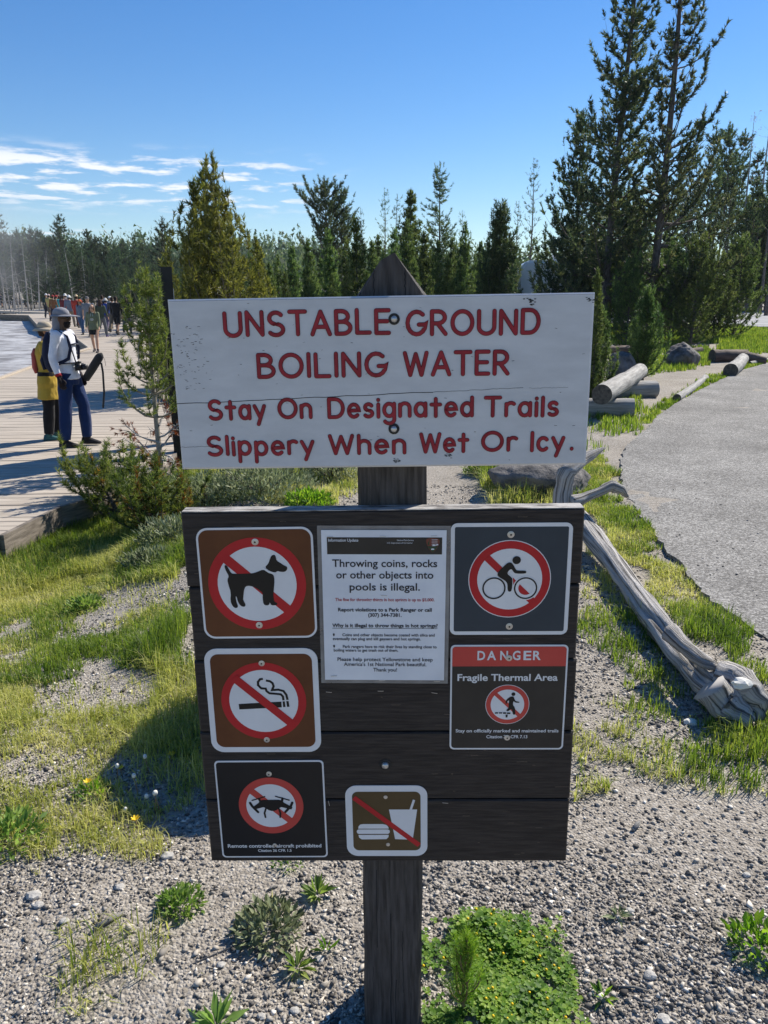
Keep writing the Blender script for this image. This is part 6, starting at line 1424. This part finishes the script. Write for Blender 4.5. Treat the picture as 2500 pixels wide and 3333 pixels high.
def people():
    NAVY, BLACK = (.018, .022, .05), (.012, .012, .015)
    # --- man in white
    p = dpt(248, 1452)
    man = person('person in white shirt, grey neck flap hat and blue trousers standing in profile', p, R(-4), 1.765, top=(.78, .79, .86), bottom='pants', bcol=(.009, .027, .10), shoe=(.025, .022, .024), hat='flap', hatcol=(.26, .26, .29), hair='none', skin=(.13, .07, .045),
                 legs=((16, 16), (-5, 2)), arms=((-4, 8, 24), (-10, 9, 26)), vox=.009, lean=-2, top_len=.87, glasses=True, build=1.0)
    I = e_info[man.name]; S, L, Hp, s = I['S'], I['L'], I['Hp'], I['s']
    q = MB(); q.loft([Hp((.062, 0, .085)), Hp((.058, 0, .055)), Hp((.060, 0, .02)), Hp((.066, 0, .002))], [.060 * s, .058 * s, .044 * s, .02 * s], [.034 * s, .046 * s, .038 * s, .015 * s], n=12); q.loft([Hp((.10, -.03, .078)), Hp((.112, 0, .082)), Hp((.10, .03, .078))], [.006 * s, .008 * s, .006 * s], n=8); q.build('beard', cloth((.02, .014, .012), .6, 60), man)
    q = MB()
    for i in range(2):
        w0, d = I['wr'][i], I['fdir'][i]; q.loft([S(w0 - d * .03), S(w0 + d * .02), S(w0 + d * .088)], [.036 * s, .042 * s, .047 * s], [.030 * s, .027 * s, .024 * s], ref=(1, 0, 0), n=12)
        I['hand'](q, i, .0045)
    g = q.build('gloves', cloth((.022, .016, .02)), man)
    w0, d = I['wr'][1], I['fdir'][1]; q = MB(); q.loft([S(w0 - d * .055), S(w0 - d * .02)], [.042 * s] * 2, n=14); q.build('red_cuff', cloth((.35, .02, .03)), man)
    q = MB(); q.loft([S(L((-.055, 0, 1.40))), S(L((-.095, 0, 1.47))), S(L((-.075, 0, 1.52)))], [.13 * s, .12 * s, .07 * s], [.05 * s, .05 * s, .03 * s], n=16); q.build('hood', cloth((.72, .73, .78)), man)
    def child_world(par, mb, name, m, label, cat):
        """a thing worn or held: top level, at its wearer's place"""
        o = mb.build(name, m, None); o.location = par.location; o.rotation_euler = par.rotation_euler; tag(o, label, cat); return o
    q = MB(); P = [(-.165, .97, .11, .06), (-.185, 1.05, .140, .085), (-.195, 1.2, .145, .095), (-.175, 1.36, .130, .075), (-.15, 1.46, .10, .05)]
    q.loft([S(L((x, 0, z))) for x, z, _, _ in P], [a * s for _, _, a, _ in P], [b * s for _, _, _, b in P], n=18)
    q.loft([S(L((-.26, 0, 1.0))), S(L((-.275, 0, 1.12))), S(L((-.25, 0, 1.22)))], [.11 * s, .12 * s, .09 * s], [.03 * s, .045 * s, .02 * s], n=14)
    for sg in (-1, 1):
        st = [(-.13, sg * .10, 1.44), (-.02, sg * .115, 1.475), (.10, sg * .105, 1.40), (.132, sg * .11, 1.26), (.10, sg * .14, 1.13), (-.04, sg * .168, 1.07), (-.15, sg * .13, 1.04)]; q.loft([S(L(v)) for v in st], [.022 * s] * 7, [.009 * s] * 7, ref=(0, sg, 0), n=8)
    wb = [(.128 * math.cos(a), .172 * math.sin(a), 1.075) for a in np.linspace(-2.6, 2.6, 24)]; q.loft([S(L(v)) for v in wb], [.020 * s] * 24, [.008 * s] * 24, ref=(0, 0, 1), n=8)
    q.loft([S(L((.138, -.11, 1.30))), S(L((.146, 0, 1.31))), S(L((.138, .11, 1.30)))], [.010 * s] * 3, n=8)
    child_world(man, q, 'backpack', cloth(NAVY), 'navy backpack with chest and waist straps worn by the person in white', 'backpack')
    q = MB(); c = S(L((.175, -.03, 1.02))); q.box(c, (.06 * s, .13 * s, .085 * s)); q.box(c + Vector((0, 0, .055 * s)), (.04 * s, .05 * s, .03 * s)); q.lathe([(.036 * s, 0), (.038 * s, .05 * s), (.030 * s, .07 * s)], c + Vector((.03 * s, 0, 0)), Matrix.Rotation(R(90), 3, 'Y'), 16); q.loft([c + Vector((0, -.07, .03)), S(L((.13, -.09, 1.25))), S(L((.05, -.08, 1.47)))], [.008] * 3, n=6)
    child_world(man, q, 'camera', mat('camera_black', (.02, .02, .022), rough=.4), 'black camera hanging at the waist of the person in white', 'camera')
    w0 = I['wr'][0] + I['fdir'][0] * .06; q = MB(); d = Vector((.62, -.1, .78)).normalized(); b0 = Vector(w0) - d * .02 + Vector((.05, 0, 0)); q.loft([S(b0), S(b0 + d * .02), S(b0 + d * .20), S(b0 + d * .38), S(b0 + d * .42), S(b0 + d * .45)], [.025 * s, .048 * s, .056 * s, .054 * s, .042 * s, .013 * s], n=16)
    q.loft([S(b0 + d * .44), S(b0 + d * .42 + Vector((.05, 0, -.06))), S(b0 + d * .42 + Vector((.055, 0, -.14)))], [.003] * 3, n=5)
    tp = b0 + d * .33; q.loft([S(tp + Vector((.05, 0, -.03))), S(tp + Vector((.06, 0, -.15))), S(tp + Vector((.055, -.01, -.42))), S(tp + Vector((.02, -.01, -.62)))], [.014 * s] * 4, [.005 * s] * 4, ref=(0, 1, 0), n=8)
    child_world(man, q, 'tripod_bag', cloth((.035, .038, .042)), 'dark cylindrical bag with a dangling strap held by the person in white', 'bag')
    # --- woman in the yellow coat
    p = dpt(180, 1430)
    wo = person('person in mustard yellow coat and tan bucket hat, standing behind the one in white', p, R(14), 1.58, top=(.46, .31, .045), bottom='pants', bcol=BLACK, shoe=(.04, .12, .13), hat='bucket', hatcol=(.46, .39, .29), hair='short', haircol=(.05, .028, .02), skin=(.40, .23, .16), legs=((6, 8), (-3, 3)), arms=((4, 8, 30), (8, 10, 38)), vox=.010, top_len=.62, female=True, build=1.28, lean=2)
    I2 = e_info[wo.name]; S2, L2, s2 = I2['S'], I2['L'], I2['s']; q = MB(); P = [(-.15, 1.0, .08, .03), (-.165, 1.08, .10, .045), (-.165, 1.28, .10, .045), (-.15, 1.36, .08, .025)]
    q.loft([S2(L2((x, 0, z))) for x, z, _, _ in P], [a * s2 for _, _, a, _ in P], [b * s2 for _, _, _, b in P], n=16)
    child_world(wo, q, 'backpack', cloth((.45, .10, .09)), 'small red and white backpack on the person in the yellow coat', 'backpack')
    # --- walkers, nearest first
    p = dpt(313, 1147)
    w1 = person('person in olive green hoodie and black shorts with long fair hair, walking towards the camera', p, R(-86), 1.64, top=(.145, .17, .105), bottom='skirt', bcol=BLACK, shoe=(.05, .04, .045), hair='long', haircol=(.20, .12, .065), skin=(.50, .30, .21), legs=((14, 12), (-10, 10)), arms=((12, 10, 14), (-8, 14, 20)), vox=.012, female=True, build=1.12, glasses=True, hood=True, top_len=.84)
    I3 = e_info[w1.name]; q = MB(); S3, L3 = I3['S'], I3['L']
    for k, (wd, z) in enumerate(((.11, 1.245), (.13, 1.215), (.10, 1.185))): q.loft([S3(L3((.152 - .05 * abs(y) * 6, y, z))) for y in np.linspace(-wd / 2, wd / 2, 7)], [.004] * 7, [.008] * 7, ref=(0, 0, 1), n=6)
    for sg in (-1, 1): q.loft([S3(L3((.10, sg * .03, 1.43))), S3(L3((.137, sg * .04, 1.33)))], [.005] * 2, n=6)
    q.build('chest_print', cloth((.6, .62, .62)), w1)
    walk = [((20, 10), (-18, 22)), ((-16, 20), (18, 8)), ((10, 8), (-10, 12)), ((0, 0), (3, 4))]
    def w_(label, px, py, head, H, i, **k): return person(label, dpt(px, py), R(head), H, legs=walk[i % 4], arms=((-14, 8, 16), (14, 8, 18)) if i % 2 else ((14, 8, 18), (-12, 8, 14)), vox=.018, **k)
    w_('person in grey tee and cap behind the one in the green hoodie, facing the camera', 296, 1099, -88, 1.78, 2, top=(.19, .20, .22), sleeve='short', bottom='shorts', bcol=(.1, .1, .1), hat='cap', hatcol=(.16, .15, .15), hair='none', build=1.18, skin=(.48, .30, .22))
    w_('person in denim jacket and jeans with an orange headband, facing the camera', 270, 1089, -92, 1.64, 0, top=(.15, .18, .23), bottom='pants', bcol=(.05, .10, .20), hair='long', haircol=(.06, .03, .02), hat='cap', hatcol=(.55, .12, .04), female=True, glasses=True)
    w_('person in dark olive jacket walking away beside the one in the green hoodie', 336, 1097, 82, 1.66, 1, top=(.07, .09, .06), bottom='pants', bcol=(.12, .13, .15), shoe=(.10, .08, .2), hair='long', haircol=(.05, .03, .02))
    w_('person all in black with a shoulder bag, left of the dark pair walking away', 386, 1091, 86, 1.80, 0, top=BLACK, bottom='shorts', bcol=BLACK, hair='short', haircol=(.015, .012, .01), build=1.25, skin=(.3, .17, .11))
    w_('person in tan trousers half hidden behind the one in black shorts', 374, 1085, 92, 1.74, 1, top=(.10, .09, .09), bottom='pants', bcol=(.22, .17, .12), hair='short')
    w_('person in black jacket and grey trousers with long dark hair, walking away on the right', 417, 1086, 95, 1.72, 1, top=BLACK, bottom='pants', bcol=(.13, .125, .125), hair='long', haircol=(.025, .015, .012), female=True)
    w_('person with a bright blue backpack walking away in the crowd', 352, 1079, 88, 1.66, 0, top=(.02, .07, .34), bottom='pants', bcol=(.12, .10, .16), hair='short', hat='bucket', hatcol=(.6, .58, .55))
    w_('person in dark navy jacket left of the bright blue backpack', 341, 1073, 90, 1.78, 1, top=NAVY, bottom='pants', bcol=(.03, .03, .04), hair='short')
    w_('person in white cap behind the dark pair', 366, 1070, 80, 1.68, 2, top=(.5, .5, .5), bottom='pants', bcol=(.05, .05, .06), hair='none', hat='cap', hatcol=(.75, .75, .74))
    w_('person in red poncho and straw cowboy hat walking away', 258, 1068, 88, 1.78, 0, top=(.42, .045, .03), bottom='pants', bcol=(.12, .06, .05), hair='short', hat='cowboy', hatcol=(.60, .48, .31), build=1.3, top_len=.62)
    w_('person in pale blue grey shirt and white sun hat', 234, 1064, 90, 1.74, 1, top=(.17, .20, .25), bottom='pants', bcol=(.2, .18, .15), hair='short', hat='bucket', hatcol=(.7, .7, .68), build=1.1)
    w_('person in maroon shirt between the teal jacket and the white sun hat', 214, 1056, 90, 1.70, 0, top=(.16, .025, .03), bottom='pants', bcol=(.05, .05, .06), hair='short')
    w_('person in white brimmed hat at the back of the crowd, behind the maroon shirt', 221, 1051, 84, 1.74, 2, top=(.4, .35, .32), bottom='pants', bcol=(.08, .08, .1), hair='short', hat='bucket', hatcol=(.74, .72, .68))
    w_('person in orange plaid shirt with dark trousers, walking away left of the grey flap hat', 180, 1048, 80, 1.66, 1, top=(.22, .10, .045), bottom='pants', bcol=(.03, .03, .05), hair='short', hat='cap', hatcol=(.3, .04, .04))
    w_('person in turquoise jacket and red cap', 191, 1045, 70, 1.64, 0, top=(.035, .30, .32), bottom='pants', bcol=(.10, .10, .12), hair='short', hat='cap', hatcol=(.45, .04, .04))
    w_('person in pale yellow shirt with a white and red cap', 167, 1041, 95, 1.66, 2, top=(.50, .40, .15), sleeve='short', bottom='shorts', bcol=(.15, .13, .11), hair='short', hat='cap', hatcol=(.6, .45, .42))
    w_('person in dark green jacket and white cap, leftmost of the crowd', 158, 1038, 100, 1.70, 1, top=(.03, .055, .055), bottom='pants', bcol=(.03, .03, .04), hair='none', hat='cap', hatcol=(.7, .7, .7))
    w_('person in brown jacket with a dark hat, tallest at the back of the crowd', 197, 1036, 88, 1.86, 0, top=(.09, .05, .035), bottom='pants', bcol=(.04, .04, .04), hair='short', hat='bucket', hatcol=(.02, .02, .02), build=1.2)
    w_('person in black at the back of the crowd between the red caps', 184, 1036, 88, 1.76, 1, top=BLACK, bottom='pants', bcol=(.04, .04, .04), hair='short')
    pz = at(7, 1001, .68); person('person in dark blue alone on the distant boardwalk at the left edge', pz, R(-120), 1.70, top=(.02, .025, .06), bottom='shorts', bcol=(.015, .015, .02), hair='short', legs=walk[2], vox=.022)
people()

# ---------------------------------------------------------------- steam over the hot springs at the far left
def steam():
    m = bpy.data.materials.new('steam'); m.use_nodes = True; N = m.node_tree.nodes; L = m.node_tree.links; N.remove(N['Principled BSDF'])
    v = N.new('ShaderNodeVolumePrincipled'); v.inputs['Color'].default_value = (.95, .96, 1, 1); tc = N.new('ShaderNodeTexCoord'); nz = N.new('ShaderNodeTexNoise'); nz.inputs['Scale'].default_value = .16; nz.inputs['Detail'].default_value = 3
    L.new(tc.outputs['Object'], nz.inputs['Vector']); ln = N.new('ShaderNodeVectorMath'); ln.operation = 'LENGTH'; mp = N.new('ShaderNodeMapping'); mp.inputs['Scale'].default_value = (1 / 9, 1 / 7, 1 / 7); L.new(tc.outputs['Object'], mp.inputs[0]); L.new(mp.outputs[0], ln.inputs[0])
    a = N.new('ShaderNodeMapRange'); a.interpolation_type = 'SMOOTHSTEP'; L.new(ln.outputs['Value'], a.inputs[0]); a.inputs[1].default_value = 1.0; a.inputs[2].default_value = .1
    b = N.new('ShaderNodeMapRange'); b.interpolation_type = 'SMOOTHSTEP'; L.new(nz.outputs['Fac'], b.inputs[0]); b.inputs[1].default_value = .36; b.inputs[2].default_value = .66; b.inputs[4].default_value = .085
    x = N.new('ShaderNodeMath'); x.operation = 'MULTIPLY'; L.new(a.outputs[0], x.inputs[0]); L.new(b.outputs[0], x.inputs[1]); L.new(x.outputs[0], v.inputs['Density']); L.new(v.outputs[0], N['Material Output'].inputs['Volume'])
    m.cycles.volume_step_rate = 2.0 if hasattr(m.cycles, 'volume_step_rate') else 1
    mb = MB(); mb.ball((0, 0, 0), (9, 7, 7), 20, 14); o = mb.build('steam', m); p = at_y(-70, 800, 79); o.location = p; tag(o, 'thin white steam drifting over the dead trunks at the left edge', 'steam', kind='stuff')
steam()

# ---------------------------------------------------------------- thin air between here and the far trees
def haze():
    m = bpy.data.materials.new('haze'); m.use_nodes = True; N = m.node_tree.nodes; L = m.node_tree.links; N.remove(N['Principled BSDF'])
    v = N.new('ShaderNodeVolumePrincipled'); v.inputs['Color'].default_value = (.80, .90, 1, 1); v.inputs['Density'].default_value = .0002; L.new(v.outputs[0], N['Material Output'].inputs['Volume'])
    mb = MB(); mb.box((0, 450, 45), (3000, 1000, 100)); o = mb.build('haze', m, smooth=False); tag(o, kind='stuff'); o['label'] = 'thin bluish air veiling the far trees'; o['category'] = 'haze'
haze()
